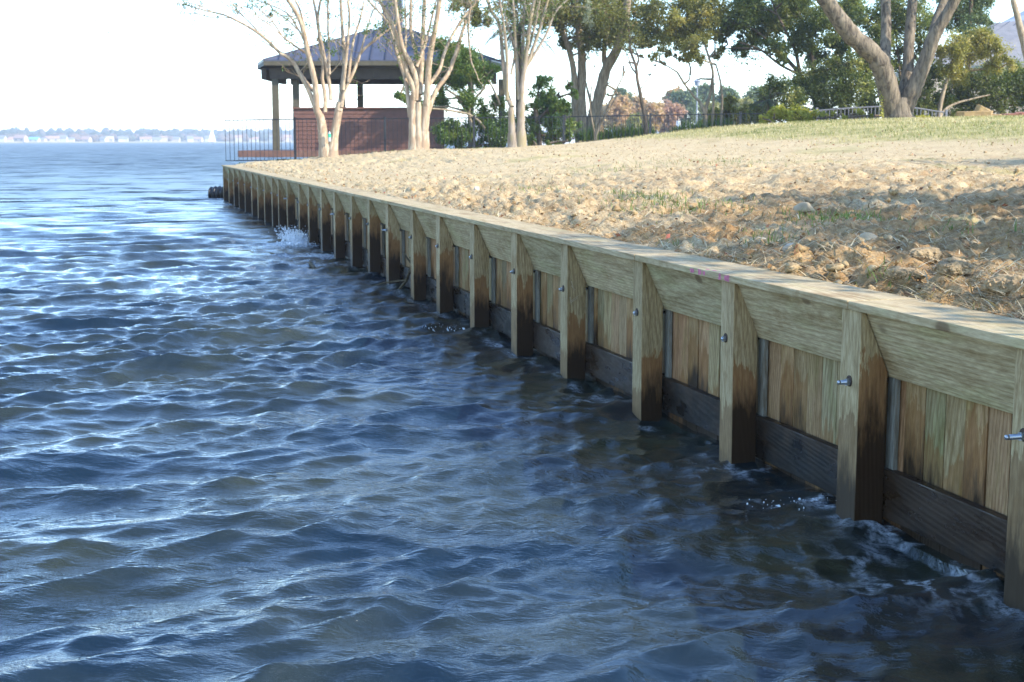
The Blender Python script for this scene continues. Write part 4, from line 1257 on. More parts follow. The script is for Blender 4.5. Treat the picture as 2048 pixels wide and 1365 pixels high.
crape('crape_myrtle', 50.0, (838, 304), [
    ([(827,200),(827,179),(815,147),(802,105),(787,57),(767,15),(752,-6)], 9, 5),
    ([(820,235),(812,164),(800,127),(787,82),(775,45),(735,0)], 6.5, 3),
    ([(832,200),(832,160),(822,130),(805,95),(797,50),(790,0)], 8.5, 5),
    ([(837,230),(837,174),(835,120),(822,62),(822,0)], 8, 4.5),
    ([(840,190),(844,112),(847,50),(849,0)], 8, 6),
    ([(853,215),(857,140),(862,100),(872,50),(879,0)], 9.5, 7),
    ([(855,230),(872,182),(897,147),(912,105),(927,57),(944,15),(959,-3)], 7, 4),
    ([(857,172),(879,140),(887,112),(899,82),(919,47),(944,15)], 5.5, 3.5),
    ([(940,18),(937,45),(937,75),(942,122)], 3.2, 3),
    ([(810,105),(812,60),(810,5)], 3.6, 3), ([(833,135),(850,90),(868,20)], 5, 3.4)],
    [([(829,300),(826,260),(826,224),(827,190)], 13, 9), ([(846,300),(849,250),(854,200)], 14, 10), ([(837,300),(837,250),(837,205)], 12, 8)],
    M['crape_bark'], 'middle pale multi stemmed crape myrtle, whitest trunk, in front of the bar wall', 102, extra_px=((830,110,8),(835,95,7),(950,105,9),(800,22,8),(868,20,10)))
crape('crape_myrtle', 50.0, (1033, 299), [
    ([(1024,215),(1014,189),(1009,149),(1004,100),(999,50),(984,25),(974,0)], 7.5, 4.5),
    ([(1043,210),(1044,174),(1049,137),(1054,100),(1059,50),(1069,0)], 8, 5),
    ([(1014,200),(1014,125),(1009,62),(999,0)], 5, 3.5),
    ([(1038,200),(1034,125),(1029,50),(1026,0)], 6, 4),
    ([(1047,150),(1046,75),(1049,0)], 5, 4),
    ([(1047,150),(1074,75),(1089,25),(1096,0)], 5, 3.5),
    ([(1049,140),(1091,72),(1111,25),(1138,-3)], 4, 2),
    ([(1022,150),(1029,100),(1012,40),(1005,0)], 3.6, 2.6), ([(1050,120),(1068,60),(1080,0)], 4, 3)],
    [([(1027,298),(1024,255),(1022,215)], 13, 8), ([(1042,298),(1042,250),(1043,205)], 13, 9)],
    M['crape_grey'], 'rightmost crape myrtle of the three, with two grey tan trunks', 103, extra_px=((1085,60,8),(1060,110,7),(1000,20,8)))

def build_bottle():
    p = at(659, 274, 49.72)
    b = empty('bottle', p, 0, 'clear plastic bottle with a green label wedged in the fork of the leftmost pale tree', 'bottle')
    link('label', MB().cyl((0, 0, -0.02), (0, 0, 0.10), 0.052, n=10).mesh('label'), plain('green_label', (0.03, 0.42, 0.22), 0.5, 0.1), b)
    link('body', MB().cyl((0, 0, -0.16), (0, 0, -0.021), 0.048, n=10).cyl((0, 0, 0.101), (0, 0, 0.18), 0.048, 0.02, n=10).mesh('body'), plain('clear_plastic', (0.42, 0.47, 0.45), 0.2, 0.1), b)
build_bottle()

# big oak on the crest --------------------------------------------------------
def build_oak():
    t = Tree(201); D = 52.0; s = D/FPX; g = t.g
    px_stem(t, [(1797,252),(1796,235),(1795,215),(1796,196)], D, 31, 26, (0, 0), 16)
    px_stem(t, [(1796,260),(1796,248),(1796,236)], D, 44, 30, (0, 0), 16)
    ends = []
    for pts, r0, r1, lean in (([(1788,232),(1780,200),(1772,162),(1758,125),(1737,100),(1707,75),(1680,42),(1655,5),(1636,-24)], 22, 15, -1.5),
            ([(1768,150),(1770,105),(1772,62),(1771,0),(1768,-30)], 12, 9, 1.5),
            ([(1797,225),(1804,195),(1815,149),(1817,100),(1822,37),(1827,-20)], 13, 9, 1.0),
            ([(1806,232),(1815,205),(1834,162),(1854,112),(1869,70),(1892,32),(1914,-8)], 18, 10, -0.8),
            ([(1852,118),(1860,95),(1870,50),(1890,-6)], 11, 8, 1.2)):
        P = px_stem(t, pts, D, r0, r1, (0, lean), 12)
        d = P[-1] - P[-4]
        t.grow(P[-1], d, 2.8, r1*s*0.9, 4, 0.6, 3, 0.12)
    C, rr = [], []
    for k in range(26):
        a = g.uniform(0, 6.28); q = g.uniform(0.5, 5.8)
        C.append(at(1790, 242, D) + Vector((q*math.cos(a), q*math.sin(a)*0.8, g.uniform(6.2, 9.8)))); rr.append(g.uniform(0.9, 1.7))
    p, ti, _ = clump_points(C, rr, 5500, g, 0.3)
    t.finish('oak_tree', at(1796, 246, D), M['oak_bark'], 5000, M['oak_leaf'], 'big oak with a massive rough trunk forking into five limbs on the crest', 'tree', None, 0.13, 0.3, (p, ti))
    # yellowing creeper up the trunk
    pts = [(1765,240),(1762,220),(1763,195),(1762,170),(1757,140),(1750,118),(1745,105)]
    P, T = [], []
    for i in range(len(pts) - 1):
        for k in range(34):
            f = g.random()
            P.append(tuple(at(pts[i][0]*(1-f) + pts[i+1][0]*f + g.normal(0, 2.6) + 1, pts[i][1]*(1-f) + pts[i+1][1]*f, D - 0.42 - g.random()*0.12))); T.append(g.random())
    loc = at(1765, 243, D - 0.4)
    v = Tree(5)
    px_stem(v, [(p[0], p[1]) for p in pts], D - 0.40, 0.8, 0.5)
    v.finish('creeper', loc, M['tan_bark'], None, M['vine_leaf'], 'yellow leaved creeper climbing the left side of the big oak trunk', 'vine', None, 0.085, 0.1, (np.array(P), np.array(T)))
build_oak()

LEAFY = 3.2
# helper for leafy masses described in photo pixels -----------------------------
def bush(name, depth, blobs, n, size, mat, label, seed, base=None, stems=(), bark=None, cat='shrub', group=None, sub=0.28, dz=0.8, hollow=0.25, aspect=0.55, tips=None):
    t = Tree(seed); g = t.g
    s = depth/FPX
    C = [tuple(at(x, y, depth + g.uniform(-dz, dz))) for x, y, r in blobs]; rr = [r*s for x, y, r in blobs]
    spts = []
    for pts, r0, r1 in stems:
        P = px_stem(t, pts, depth, r0, r1, (0, g.uniform(-.4, .4)), 8)
        spts.extend(list(P[len(P)//3:]))
        if pts is stems[0][0]: foot = P[0]
        elif abs(P[0][2] - foot[2]) < 0.6:   # buried root that joins the stems of one plant
            t.stem([P[0] + np.array([0, 0, 0.05]), (P[0] + foot)/2 - np.array([0, 0, 0.5]), foot + np.array([0, 0, 0.05])], r0*s*0.8, r0*s*0.8, 6)
        if tips: t.grow(P[-1], P[-1] - P[-3], tips, r1*s*0.8, 2, 0.6, 3, 0.1)
    p, ti, tc = clump_points(C, rr, int(n*LEAFY), g, sub*1.5, hollow, int(n/34))
    # twigs from the clump centres out to the leaf tufts
    base = base or (blobs[0][0], blobs[0][1] + blobs[0][2])
    b = at(base[0], base[1], depth)
    if not stems:
        t.stem([b - Vector((0, 0, 0.2)), b + (Vector(C[0]) - b)*0.5, Vector(C[0])], 0.06, 0.03, 6)
    Ca = np.array(C)
    if not spts: spts = [np.array(tuple(b)), np.array(C[0])]
    # a limb from the nearest wood to the middle of every leafy mass
    for c in Ca[np.argsort(((Ca - np.array(tuple(b)))**2).sum(1))]:
        near = spts[int(np.argmin([((c - q)**2).sum() + (4.0 if q[2] > c[2] else 0) for q in spts]))]
        m_ = (near + c)/2 + g.normal(0, 0.12, 3)
        t.t.add([near, m_, c], [0.05, 0.038, 0.022], 5)
        spts += [m_, c]
    for q in tc[g.choice(len(tc), min(len(tc), 90), replace=False)]:
        c = Ca[np.argmin(((Ca - q)**2).sum(1))]
        t.t.add([c, (c + q)/2 + g.normal(0, 0.06, 3), q], [0.022, 0.015, 0.006], 4)
    return t.finish(name, b, bark or M['dark_bark'], (1500 if tips else None), mat, label, cat, group, size*0.78, 0.25, (p, ti), aspect)

# shrubs in front of the pavilion ---------------------------------------------
bush('leafy_shrub', 56.0, [(905,110,30),(880,90,18),(935,125,26),(905,160,28),(860,150,20),(825,185,22),(812,160,14),(800,200,14),(830,215,18),(960,150,26),(985,140,18),(940,200,24),(880,200,20),(990,210,18),(960,235,22),(1000,250,22),(855,215,12)], 7500, 0.125, M['shrub_leaf'],
     'tall glossy green shrub with crooked pale stems in front of the pavilion', 301, (950, 296), [([(950,300),(945,262),(938,225),(945,190),(940,150)], 4, 2.2), ([(982,290),(972,262),(955,240),(935,228)], 3.5, 2), ([(940,235),(915,195),(895,180),(885,160)], 3, 1.5), ([(948,200),(970,170),(965,120),(955,95)], 2.5, 1.5), ([(880,145),(920,140),(955,158)], 2.2, 1.5), ([(1000,210),(985,175),(975,160)], 2.5, 1.5)], M['tan_bark'])
bush('low_hedge', 55.7, [(900,262,24),(885,270,22),(925,255,24),(915,280,20),(940,265,18),(1000,265,26),(1000,290,20),(965,285,14),(975,250,22),(1012,245,20)], 5200, 0.115, M['shrub_leaf'], 'low dense dark green hedge behind the fence, right of the bar wall', 302, (915, 298))
bush('small_tree', 55.8, [(1085,165,20),(1110,195,22),(1090,215,24),(1120,215,18),(1070,240,18),(1100,245,18),(1060,255,20),(1130,225,14),(1075,195,18),(1140,175,12),(1150,190,10),(1135,160,8),(1100,270,20),(1130,262,18),(1150,245,14),(1060,215,14)], 4600, 0.13, M['shrub_leaf'], 'sparse small evergreen tree right of the third pale tree', 303, (1078, 298), [([(1078,300),(1077,270),(1074,240),(1070,215)], 7, 4), ([(1074,240),(1100,215),(1120,190)], 3, 1.5)], M['dark_bark'], 'tree')
bush('fern_patch', 54.0, [(1060,278,10),(1065,290,10),(1100,287,9),(1120,290,8),(1135,284,8),(1155,275,9)], 1100, 0.12, M['crape_leaf'], 'low yellowish ferns at the foot of the third pale tree', 304, (1080, 296))

# trees in the middle -----------------------------------------------------------
t_ = [(1110,30,40),(1090,10,30),(1150,20,45),(1140,75,24),(1200,30,48),(1250,20,46),(1230,70,32),(1280,60,34),(1190,80,26),(1310,25,40),(1330,70,24),(1290,90,16),(1170,100,16),(1060,20,34),(1020,10,30),(940,15,26),(960,40,22),(910,5,20),(1200,-30,40)]
bush('evergreen_oak', 60.0, t_, 14500, 0.15, M['olive_leaf'], 'dark olive evergreen oak with three leaning trunks behind the fence, left of centre gap', 311, (1175, 280),
     [([(1158,285),(1150,224),(1148,150),(1138,100),(1121,50),(1105,5)], 8, 4), ([(1168,282),(1162,199),(1164,150),(1162,100),(1155,40),(1150,-10)], 11, 6), ([(1188,282),(1187,237),(1200,187),(1212,140),(1235,97),(1250,45),(1255,0)], 13, 7), ([(1200,190),(1212,150),(1208,110),(1215,60)], 7, 4), ([(1172,255),(1182,215),(1175,180)], 4, 2.5)], M['tan_bark'], 'tree', None, 0.26, 2.2, 0.1, tips=1.2)
bush('shrub_stems', 56.5, [(1215,190,4),(1230,180,4),(1245,150,4),(1220,165,3)], 60, 0.1, M['crape_leaf'], 'bare upright shrub stems beside the leaning oak trunks', 312, (1192, 270),
     [([(1192,272),(1205,235),(1222,200),(1240,165),(1252,140)], 2.4, 1), ([(1193,268),(1215,225),(1235,190)], 2, 0.8), ([(1190,270),(1203,215),(1216,160)], 2, 0.8), ([(1188,262),(1180,215),(1184,170),(1190,130)], 1.8, 0.8)], M['tan_bark'], 'shrub', tips=None)
bush('gold_oak', 58.0, [(1380,10,42),(1400,50,40),(1370,60,30),(1420,20,38),(1350,80,28),(1345,40,30),(1390,95,28),(1430,110,18),(1320,110,16),(1300,120,10),(1375,120,20),(1400,120,14),(1380,150,12),(1395,160,8),(1340,110,12),(1430,70,16),(1330,130,6)], 7600, 0.125, M['yellow_leaf'], 'loose yellow green crown hanging over the gap in the trees', 313, (1408, 262),
     [([(1414,268),(1411,224),(1420,190),(1424,165),(1425,140),(1410,90),(1400,40)], 4, 2), ([(1411,232),(1400,205),(1389,194),(1369,169)], 4, 2), ([(1424,260),(1427,200),(1426,150)], 3, 1.6), ([(1442,260),(1444,200),(1441,165),(1432,130)], 3, 1.6)], M['tan_bark'], 'tree', None, 0.24, 1.6, 0.05)
bush('thin_tree', 56.0, [(1262,100,7),(1280,110,6),(1295,150,6),(1305,130,5),(1255,125,5)], 120, 0.11, M['olive_leaf'], 'thin crooked bare tree standing alone at the fence', 314, (1292, 264), [([(1292,270),(1291,240),(1285,212),(1279,180),(1275,162),(1272,135),(1262,105)], 4.6, 2.6), ([(1274,150),(1263,135),(1258,120)], 2, 1.2), ([(1272,136),(1277,120),(1274,108)], 2.6, 1.6), ([(1279,182),(1300,150),(1310,130)], 1, 0.6)], M['dark_bark'], 'tree', tips=0.5)
bush('dark_oak', 58.5, [(1470,40,34),(1450,70,22),(1500,20,40),(1510,70,30),(1480,100,20),(1550,40,42),(1540,90,26),(1590,20,44),(1600,80,34),(1640,50,40),(1570,110,20),(1440,100,12),(1620,110,26),(1590,-20,40),(1700,20,40),(1670,90,30)], 14000, 0.15, M['oak_leaf'], 'dark airy evergreen oak with sky showing through, left of the big oak', 315, (1645, 240),
     [([(1640,245),(1625,190),(1600,150),(1575,120),(1545,90),(1510,60)], 6, 2.5), ([(1600,150),(1590,100),(1570,60),(1550,20)], 4, 2), ([(1625,190),(1625,120),(1615,60)], 5, 3), ([(1595,148),(1560,130),(1520,100),(1480,85)], 3, 1.5), ([(1590,140),(1562,112),(1545,110)], 2, 1)], M['dark_bark'], 'tree', None, 0.26, 2.0, 0.1, tips=1.0)
bush('evergreen_thicket', 57.0, [(1540,205,32),(1580,190,36),(1620,170,40),(1660,190,40),(1700,170,42),(1740,150,34),(1550,175,22),(1520,225,22),(1600,220,30),(1650,225,30),(1700,215,34),(1740,200,30),(1690,130,28),(1660,140,26),(1740,225,24),(1725,110,26),(1620,240,22),(1660,242,20),(1700,240,22),(1740,238,20),(1770,225,22)], 12500, 0.135, M['oak_leaf'], 'dense dark evergreen thicket behind the arched railing, left of the big oak', 316, (1640, 246))
bush('evergreen_thicket', 57.5, [(1790,60,40),(1840,40,40),(1800,120,34),(1840,90,30),(1760,80,30),(1790,180,30),(1840,190,28),(1860,150,28),(1790,20,40),(1740,40,36),(1840,130,22),(1830,225,22),(1860,215,22),(1800,225,24),(1880,200,22)], 9000, 0.135, M['oak_leaf'], 'mixed green foliage seen between the limbs of the big oak', 317, (1810, 240))
bush('cedar_tree', 62.0, [(1940,20,34),(1910,40,28),(1960,0,30),(1930,70,24),(1955,50,26),(1900,0,30),(1975,40,16),(1950,-50,40)], 6000, 0.13, M['pine_leaf'], 'dark blue green cedar top behind the right limb of the big oak', 318, (1935, 200), [([(1935,215),(1936,120),(1940,40),(1945,-40)], 6, 3)], M['dark_bark'], 'tree')
bush('pale_olive_tree', 56.0, [(1910,90,28),(1940,110,30),(1975,95,24),(2000,110,20),(1900,130,26),(1960,70,20),(1890,100,18),(1985,130,22),(1920,150,22),(2020,125,14)], 5200, 0.115, M['yellow_leaf'], 'pale olive green tree in front of the house roof at right', 319, (1878, 240), [([(1876,243),(1880,215),(1888,180),(1898,150),(1912,125)], 5, 2.5), ([(1878,238),(1890,220),(1910,208),(1945,198),(1980,190)], 3.4, 1.4)], M['tan_bark'], 'tree', None, 0.3, 1.0)
bush('evergreen_hedge', 58.0, [(1900,185,34),(1940,180,40),(1980,170,40),(2020,170,42),(2050,160,40),(1890,215,24),(1930,215,26),(1970,210,28),(2010,210,30),(2050,205,34),(2080,170,40),(2110,190,44),(2150,175,44),(2200,185,46),(2250,175,46),(2170,215,34),(2230,215,34)], 16500, 0.125, M['oak_leaf'], 'tall dark evergreen hedge above the flagstones at right', 320, (1960, 240))
bush('golden_vine', 53.0, [(1540,235,12),(1560,228,14),(1580,238,13),(1595,230,15),(1615,232,13),(1610,222,8),(1570,220,8),(1548,222,7),(1630,230,6),(1650,232,6),(1670,228,6),(1690,236,5),(1720,228,6),(1745,232,6),(1835,235,7),(1850,238,6),(1525,238,8)], 3600, 0.11, M['vine_leaf'], 'bright yellow green vine sprawling over the left end of the arched railing', 321, (1580, 250), sub=0.45, dz=0.35)
bush('brown_shrub', 55.2, [(1500,238,12),(1515,232,12),(1490,245,9),(1475,235,7),(1530,245,8)], 900, 0.10, M['olive_leaf'], 'small brownish shrub where the black fence ends', 322, (1500, 256), sub=0.45, dz=0.4)

bush('flowering_shrub', 60.0, [(1425,232,20),(1450,225,20),(1470,240,18),(1440,250,16),(1405,248,14),(1490,225,18),(1460,205,14)], 2600, 0.12, M['yellow_leaf'], 'light green shrub behind the fence at the right of the gap in the trees', 324, (1450, 275), dz=0.6)
# palm and sago ------------------------------------------------------------------
def palm(name, depth, px, py, fr, n, trunk, label, seed, mat='palm_leaf', droop=1.0):
    t = Tree(seed); g = t.g; s = depth/FPX
    c = at(px, py, depth)
    b = at(trunk[0], trunk[1], depth)
    t.stem([b, b + (c - b)*0.5, c], trunk[2]*s*1.1, trunk[2]*s, 10)
    V, F, T, o = [], [], [], 0
    for k in range(n):
        a = g.uniform(0, 6.283); el = g.uniform(-0.5, 1.25)
        d = np.array([math.cos(a)*math.cos(el), math.sin(a)*math.cos(el), math.sin(el)])
        L = fr*g.uniform(0.75, 1.1)
        pts = [np.array(c)]
        p = np.array(c)
        for q in range(8):
            p = p + d*L/8; pts.append(p)
            d = d + np.array([0, 0, -0.17*droop]); d /= np.linalg.norm(d)
        t.t.add(pts, np.linspace(0.022, 0.006, 9), 4)
        side0 = np.cross(d, [0, 0, 1.0]); side0 /= np.linalg.norm(side0) + 1e-9
        tt = g.uniform(0.2, 0.8)
        for q in range(2, 9):
            for m in range(3):
                f = m/3
                base = pts[q-1]*(1-f) + pts[q]*f
                ax = pts[q] - pts[q-1]; ax /= np.linalg.norm(ax)
                for sg in (-1, 1):
                    dirv = side0*sg*0.8 + ax*0.75 + np.array([0, 0, -0.25]); dirv /= np.linalg.norm(dirv)
                    ll = L*0.30*math.sin(min(1, (q + f)/9)*math.pi*0.85 + 0.25)
                    w = np.cross(dirv, [0, 0, 1.0])*0.016
                    V += [base - w, base + w, base + dirv*ll]
                    F.append((o, o+1, o+2)); o += 3; T += [tt + g.normal(0, 0.1)]*3
    loc = np.array(tuple(b))
    root = empty(name, tuple(b), 0, label, 'palm')
    link('trunk', np_mesh('trunk', np.concatenate(t.t.V) - loc, np.concatenate(t.t.F), True), M['dark_bark'], root)
    link('fronds', np_mesh('fronds', np.array(V) - loc, np.array(F), False, {'tint': np.clip(T, 0, 1)}), M[mat], root)
palm('palm_tree', 60.0, 1035, 60, 1.9, 52, (1040, 285, 7), 'palm with blue green fronds behind the rightmost pale tree', 401)
palm('sago_palm', 55.5, 1535, 205, 0.95, 26, (1532, 240, 4), 'small palm with arching dark fronds at the left of the thicket', 402, droop=1.4)

def strap_plants(name, centres, depth, label, seed):
    g = np.random.default_rng(seed)
    X, Y, Z, Hh, Wd = [], [], [], [], []
    for px, py, hh in centres:
        p = at(px, py, depth)
        k = 46
        X.append(p.x + g.normal(0, 0.10, k)); Y.append(p.y + g.normal(0, 0.25, k)); Z.append(np.full(k, p.z)); Hh.append(hh*depth/FPX*g.uniform(0.6, 1.1, k)); Wd.append(np.full(k, 0.035))
    cat = np.concatenate
    n = len(cat(X))
    blades(name, cat(X), cat(Y), cat(Z), cat(Hh), cat(Wd), np.clip(g.normal(0.45, 0.25, n), 0, 1), g, 0.0, M['strap'], label, 0.7)
M['strap'] = leafmat('strap_leaf', [(0, (0.05, 0.10, 0.02)), (0.6, (0.11, 0.17, 0.035)), (1, (0.22, 0.24, 0.06))], 0.35, 0.4)
strap_plants('strap_leaf_plants', [(1160+9*i, 282 - 0.12*i*9*0.4, (22, 30, 26, 36)[i % 4]) for i in range(17)], 58.2, 'bed of dark strap leaved plants along the fence left of the bare thin tree', 501)
strap_plants('strap_leaf_plants', [(1346+8*i, 272 - i*1.0, (18, 26, 24, 32)[i % 4]) for i in range(15)], 58.2, 'bed of sunlit strap leaved plants along the fence in front of the white house', 502)

# grey beard of moss hanging in the dark oak
g_ = np.random.default_rng(9)
mp = []
for px, py, r in ((1178, 20, 5), (1172, 38, 5), (1182, 48, 4), (1176, 10, 5)):
    c = np.array(at(px, py, 56.0)); s = r*56/FPX
    mp.append(c + g_.normal(0, 1, (120, 3))*np.array([s*0.6, s*0.6, s*1.5]))
mo = link('hanging_moss', leaf_mesh('hanging_moss', np.concatenate(mp), 0.09, g_.random(480), g_, 0.35), leafmat('grey_moss', [(0, (0.20, 0.21, 0.13)), (1, (0.38, 0.38, 0.25))], 0.3, 0.8))
props(mo, 'pale grey beard of moss hanging from the olive oak above the fence', kind='stuff')
# ================================================================== house behind the hedge at right
def build_house():
    M['shingle'] = plain('grey_lavender_roof', (0.20, 0.19, 0.185), 0.6, 0.25, 3)
    M['stucco'] = plain('tan_stucco', (0.42, 0.36, 0.29), 0.85, 0.2, 3)
    M['blue_roof'] = plain('blue_grey_upper_roof', (0.20, 0.24, 0.31), 0.5, 0.15, 2)
    D = 74.0
    b = at(1990, 240, D)
    h = empty('house', (b.x, b.y, 2.9), 0, 'house with a grey seamed roof half hidden behind the hedge at the right edge', 'house')
    X = lambda px, d=D: at(px, 150, d).x - b.x
    Zz = lambda py, d=D: at(1990, py, d).z - 2.9
    link('wall', MB().box(X(1850), X(2250), 0.4, 7.5, -0.5, Zz(132) - 0.08).mesh('wall'), M['stucco'], h)
    p0 = Vector((X(1835), 0, Zz(132))); p1 = Vector((X(2260), 0, Zz(132)))
    q0 = Vector((X(1975, D+4), 4.0, Zz(50, D+4))); q1 = Vector((X(2230, D+4), 4.0, Zz(28, D+4)))
    bm = bmesh.new(); up = Vector((0, 0, 0.08))
    vs = [bm.verts.new(p) for p in (p0, p1, q1, q0, p0+up, p1+up, q1+up, q0+up)]
    for f in ((3,2,1,0),(4,5,6,7),(0,1,5,4),(1,2,6,5),(2,3,7,6),(3,0,4,7)): bm.faces.new([vs[k] for k in f])
    me = bpy.data.meshes.new('roof'); bm.to_mesh(me); bm.free()
    roof = link('roof', me, M['shingle'], h)
    n = 13
    for i in range(1, n):
        a = p0.lerp(p1, i/n) + up; c = q0.lerp(q1, i/n) + up
        link('seam', MB().cyl(a, c, 0.035, n=4).mesh('seam'), M['seam'], roof)
    r0 = [(X(1992, D+9), 9, Zz(52, D+9)), (X(2300, D+9), 9, Zz(52, D+9)), (X(2300, D+12), 12, Zz(-60, D+12)), (X(2110, D+12), 12, Zz(-12, D+12))]
    bm = bmesh.new()
    lo = [bm.verts.new(p) for p in r0]; hi = [bm.verts.new((p[0], p[1], p[2] + 0.1)) for p in r0]
    for f in ((3,2,1,0),): bm.faces.new([lo[k] for k in f]); bm.faces.new([hi[k] for k in (0,1,2,3)])
    for k in range(4): bm.faces.new((lo[k], lo[(k+1) % 4], hi[(k+1) % 4], hi[k]))
    bmesh.ops.recalc_face_normals(bm, faces=bm.faces)
    me = bpy.data.meshes.new('upper_roof'); bm.to_mesh(me); bm.free()
    link('upper_roof', me, M['blue_roof'], h)
    link('upper_wall', MB().box(X(2010, D+9), X(2290, D+9), 9.3, 16, -0.5, Zz(54, D+9)).mesh('upper_wall'), M['stucco'], h)
build_house()
t = Tree(77)
P = px_stem(t, [(2075,235),(2062,150),(2048,88),(2041,60),(2034,30),(2026,0),(2022,-40)], 50.0, 8, 5, (0, 0), 8)
t.grow(P[-1], P[-1]-P[-3], 2.4, 0.08, 3, 0.6, 3, 0.1)
t.finish('bare_tree', at(2075, 238, 50.0), M['tan_bark'], 900, M['olive_leaf'], 'slender tan tree trunk cut by the right edge of the photo', 'tree', None, 0.12, 0.3)

# ================================================================== across the cove
M['white_wall'] = plain('white_painted_wall', (0.78, 0.78, 0.77), 0.7, 0.08, 2)
M['pale_roof'] = plain('pale_grey_roof', (0.50, 0.49, 0.48), 0.7, 0.2, 2)
M['window_glass'] = plain('dark_window_glass', (0.05, 0.06, 0.08), 0.15, 0.2, 2)
def cottage(name, px, depth, ground, w, l, hw, hr, wallm, roofm, label, rz=0.0, group=None, windows=True, cat='house'):
    x = at(px, 280, depth).x
    h = empty(name, (x, depth, ground), rz, label, cat, group)
    link('wall', MB().prism([(-l/2, 0), (l/2, 0), (l/2, hw), (0, hw + hr*0.96), (-l/2, hw)], -w/2, w/2).mesh('wall'), wallm, h)
    rf = MB()
    e = 0.35
    for sg in (-1, 1):
        y1 = sg*(l/2 + e); z1 = hw - hr*e/(l/2)
        prof = [(0, hw + hr), (y1, z1), (y1, z1 + 0.12), (0, hw + hr + 0.12)]
        rf.prism(prof, -w/2 - e, w/2 + e)
    link('roof', rf.mesh('roof'), roofm, h)
    if windows:
        for k in range(2):
            wx = (-0.25 + 0.5*k)*w
            f = link('window', MB().box(wx - w*0.07, wx + w*0.07, -l/2 - 0.05, -l/2 + 0.02, hw*0.35, hw*0.8).mesh('window'), wallm, h)
            link('pane', MB().box(wx - w*0.055, wx + w*0.055, -l/2 - 0.07, -l/2 - 0.055, hw*0.39, hw*0.76).mesh('pane'), M['window_glass'], f)
    return h
def build_cove():
    # opposite bank
    xs = np.linspace(4, 420, 120); ys = np.concatenate([[168], np.linspace(170, 420, 60)])
    YY, XX = np.meshgrid(ys, xs, indexing='ij')
    Z = 0.7 + 1.2*sstep(170, 260, YY) + 0.3*(fbm(XX*0.05, YY*0.05, 1.0, 3) - 0.5)
    Z[0, :] = -1
    n, m = XX.shape
    idx = np.arange(n*m).reshape(n, m)
    F = np.stack([idx[:-1, :-1], idx[:-1, 1:], idx[1:, 1:], idx[1:, :-1]], -1).reshape(-1, 4)
    me = np_mesh('opposite_bank', np.stack([XX, YY, Z], -1).reshape(-1, 3), F)
    props(link('opposite_bank', me, plain('far_lawn', (0.20, 0.20, 0.08), 0.95, 0.4, 0.2)), 'grassy bank on the far side of the cove', kind='structure')
    h = cottage('house', 1366, 176, 0.9, 4.2, 3.4, 1.75, 1.15, M['white_wall'], M['pale_roof'], 'white gabled house across the cove, seen through the fence', R(72), None, True)
    link('chimney', MB().box(-1.3, -0.9, 0.2, 0.6, 2.3, 3.6).mesh('chimney'), M['white_wall'], h)
    cottage('boathouse', 1318, 173, 0.2, 3.0, 2.6, 1.4, 0.7, plain('blue_grey_wall', (0.30, 0.36, 0.44), 0.7, 0.2, 2), M['pale_roof'], 'blue grey boathouse left of the white gabled house across the cove', 0.2)
    cottage('boathouse', 1105, 175, 0.2, 5.0, 3.0, 1.4, 0.8, M['white_wall'], M['pale_roof'], 'pale boathouse across the cove, seen low beside the leaning oak trunks', 0.1)
    spec = [(1235, 215, 30, 'rust_leaf', 190, 'orange brown tree across the cove nearest the oak trunks'),
            (1270, 220, 26, 'rust_leaf', 200, 'dull orange tree behind the thin bare tree across the cove'),
            (1305, 225, 24, 'rust_leaf', 185, 'bright orange low tree left of the white house across the cove'),
            (1335, 222, 32, 'red_leaf', 205, 'reddish tree directly behind the white house across the cove'),
            (1245, 195, 18, 'pine_leaf', 215, 'pale green tree top above the orange trees across the cove'),
            (1372, 205, 26, 'pine_leaf', 210, 'tall green pine right of the red tree across the cove'),
            (1400, 195, 26, 'pine_leaf', 220, 'green pine behind the lamp post across the cove'),
            (1458, 205, 28, 'pine_leaf', 190, 'bluish green pine at the right of the gap in the trees'),
            (1480, 220, 26, 'yellow_leaf', 185, 'yellow green tree low at the right of the gap in the trees'),
            (1420, 232, 24, 'yellow_leaf', 180, 'yellowish bush across the cove under the lamp post'),
            (1200, 235, 22, 'rust_leaf', 195, 'brown tree across the cove between the leaning trunks'),
            (1150, 240, 22, 'olive_leaf', 190, 'grey olive tree across the cove left of the leaning trunks'),
            (1110, 235, 24, 'pine_leaf', 200, 'green tree across the cove beside the third pale tree'),
            (1270, 245, 14, 'yellow_leaf', 178, 'low yellow bush on the opposite bank left of the blue boathouse'),
            (1520, 200, 30, 'pine_leaf', 200, 'green tree across the cove behind the sago palm'),
            (1345, 195, 16, 'rust_leaf', 225, 'distant rust tree behind the red tree across the cove')]
    for i, (px, py, r, mk, dep, lab) in enumerate(spec):
        g = random.Random(i)
        gy = 272
        bl = [(px + g.uniform(-.5, .5)*r, py + g.uniform(-.5, .5)*r, r*g.uniform(0.4, 0.75)) for _ in range(7)] + [(px, (py + gy)/2, r*0.6), (px + g.uniform(-.5,.5)*r, gy - r*0.55, r*0.5)]
        bush('far_tree', dep, bl, 2000, 0.62, M[mk], lab, 600 + i, (px, gy), [([(px, gy+2), (px + 1, (py + gy)/2), (px, py)], 2.2, 1.2)], M['tan_bark'], 'tree', 'autumn trees across the cove', 0.32, r*dep/FPX*0.5)
    # lamp post
    D = 120.0
    b = at(1393, 262, D)
    L = empty('lamp_post', b, 0, 'tall thin lamp post with a lantern head in the gap between the trees', 'lamp post')
    M['grey_pole'] = plain('grey_pole', (0.30, 0.31, 0.33), 0.5, 0.2, 3)
    ht = at(1393, 172, D).z - b.z
    link('pole', MB().cyl((0, 0, -1), (0, 0, ht), 0.06, 0.045, 8).mesh('pole'), M['grey_pole'], L)
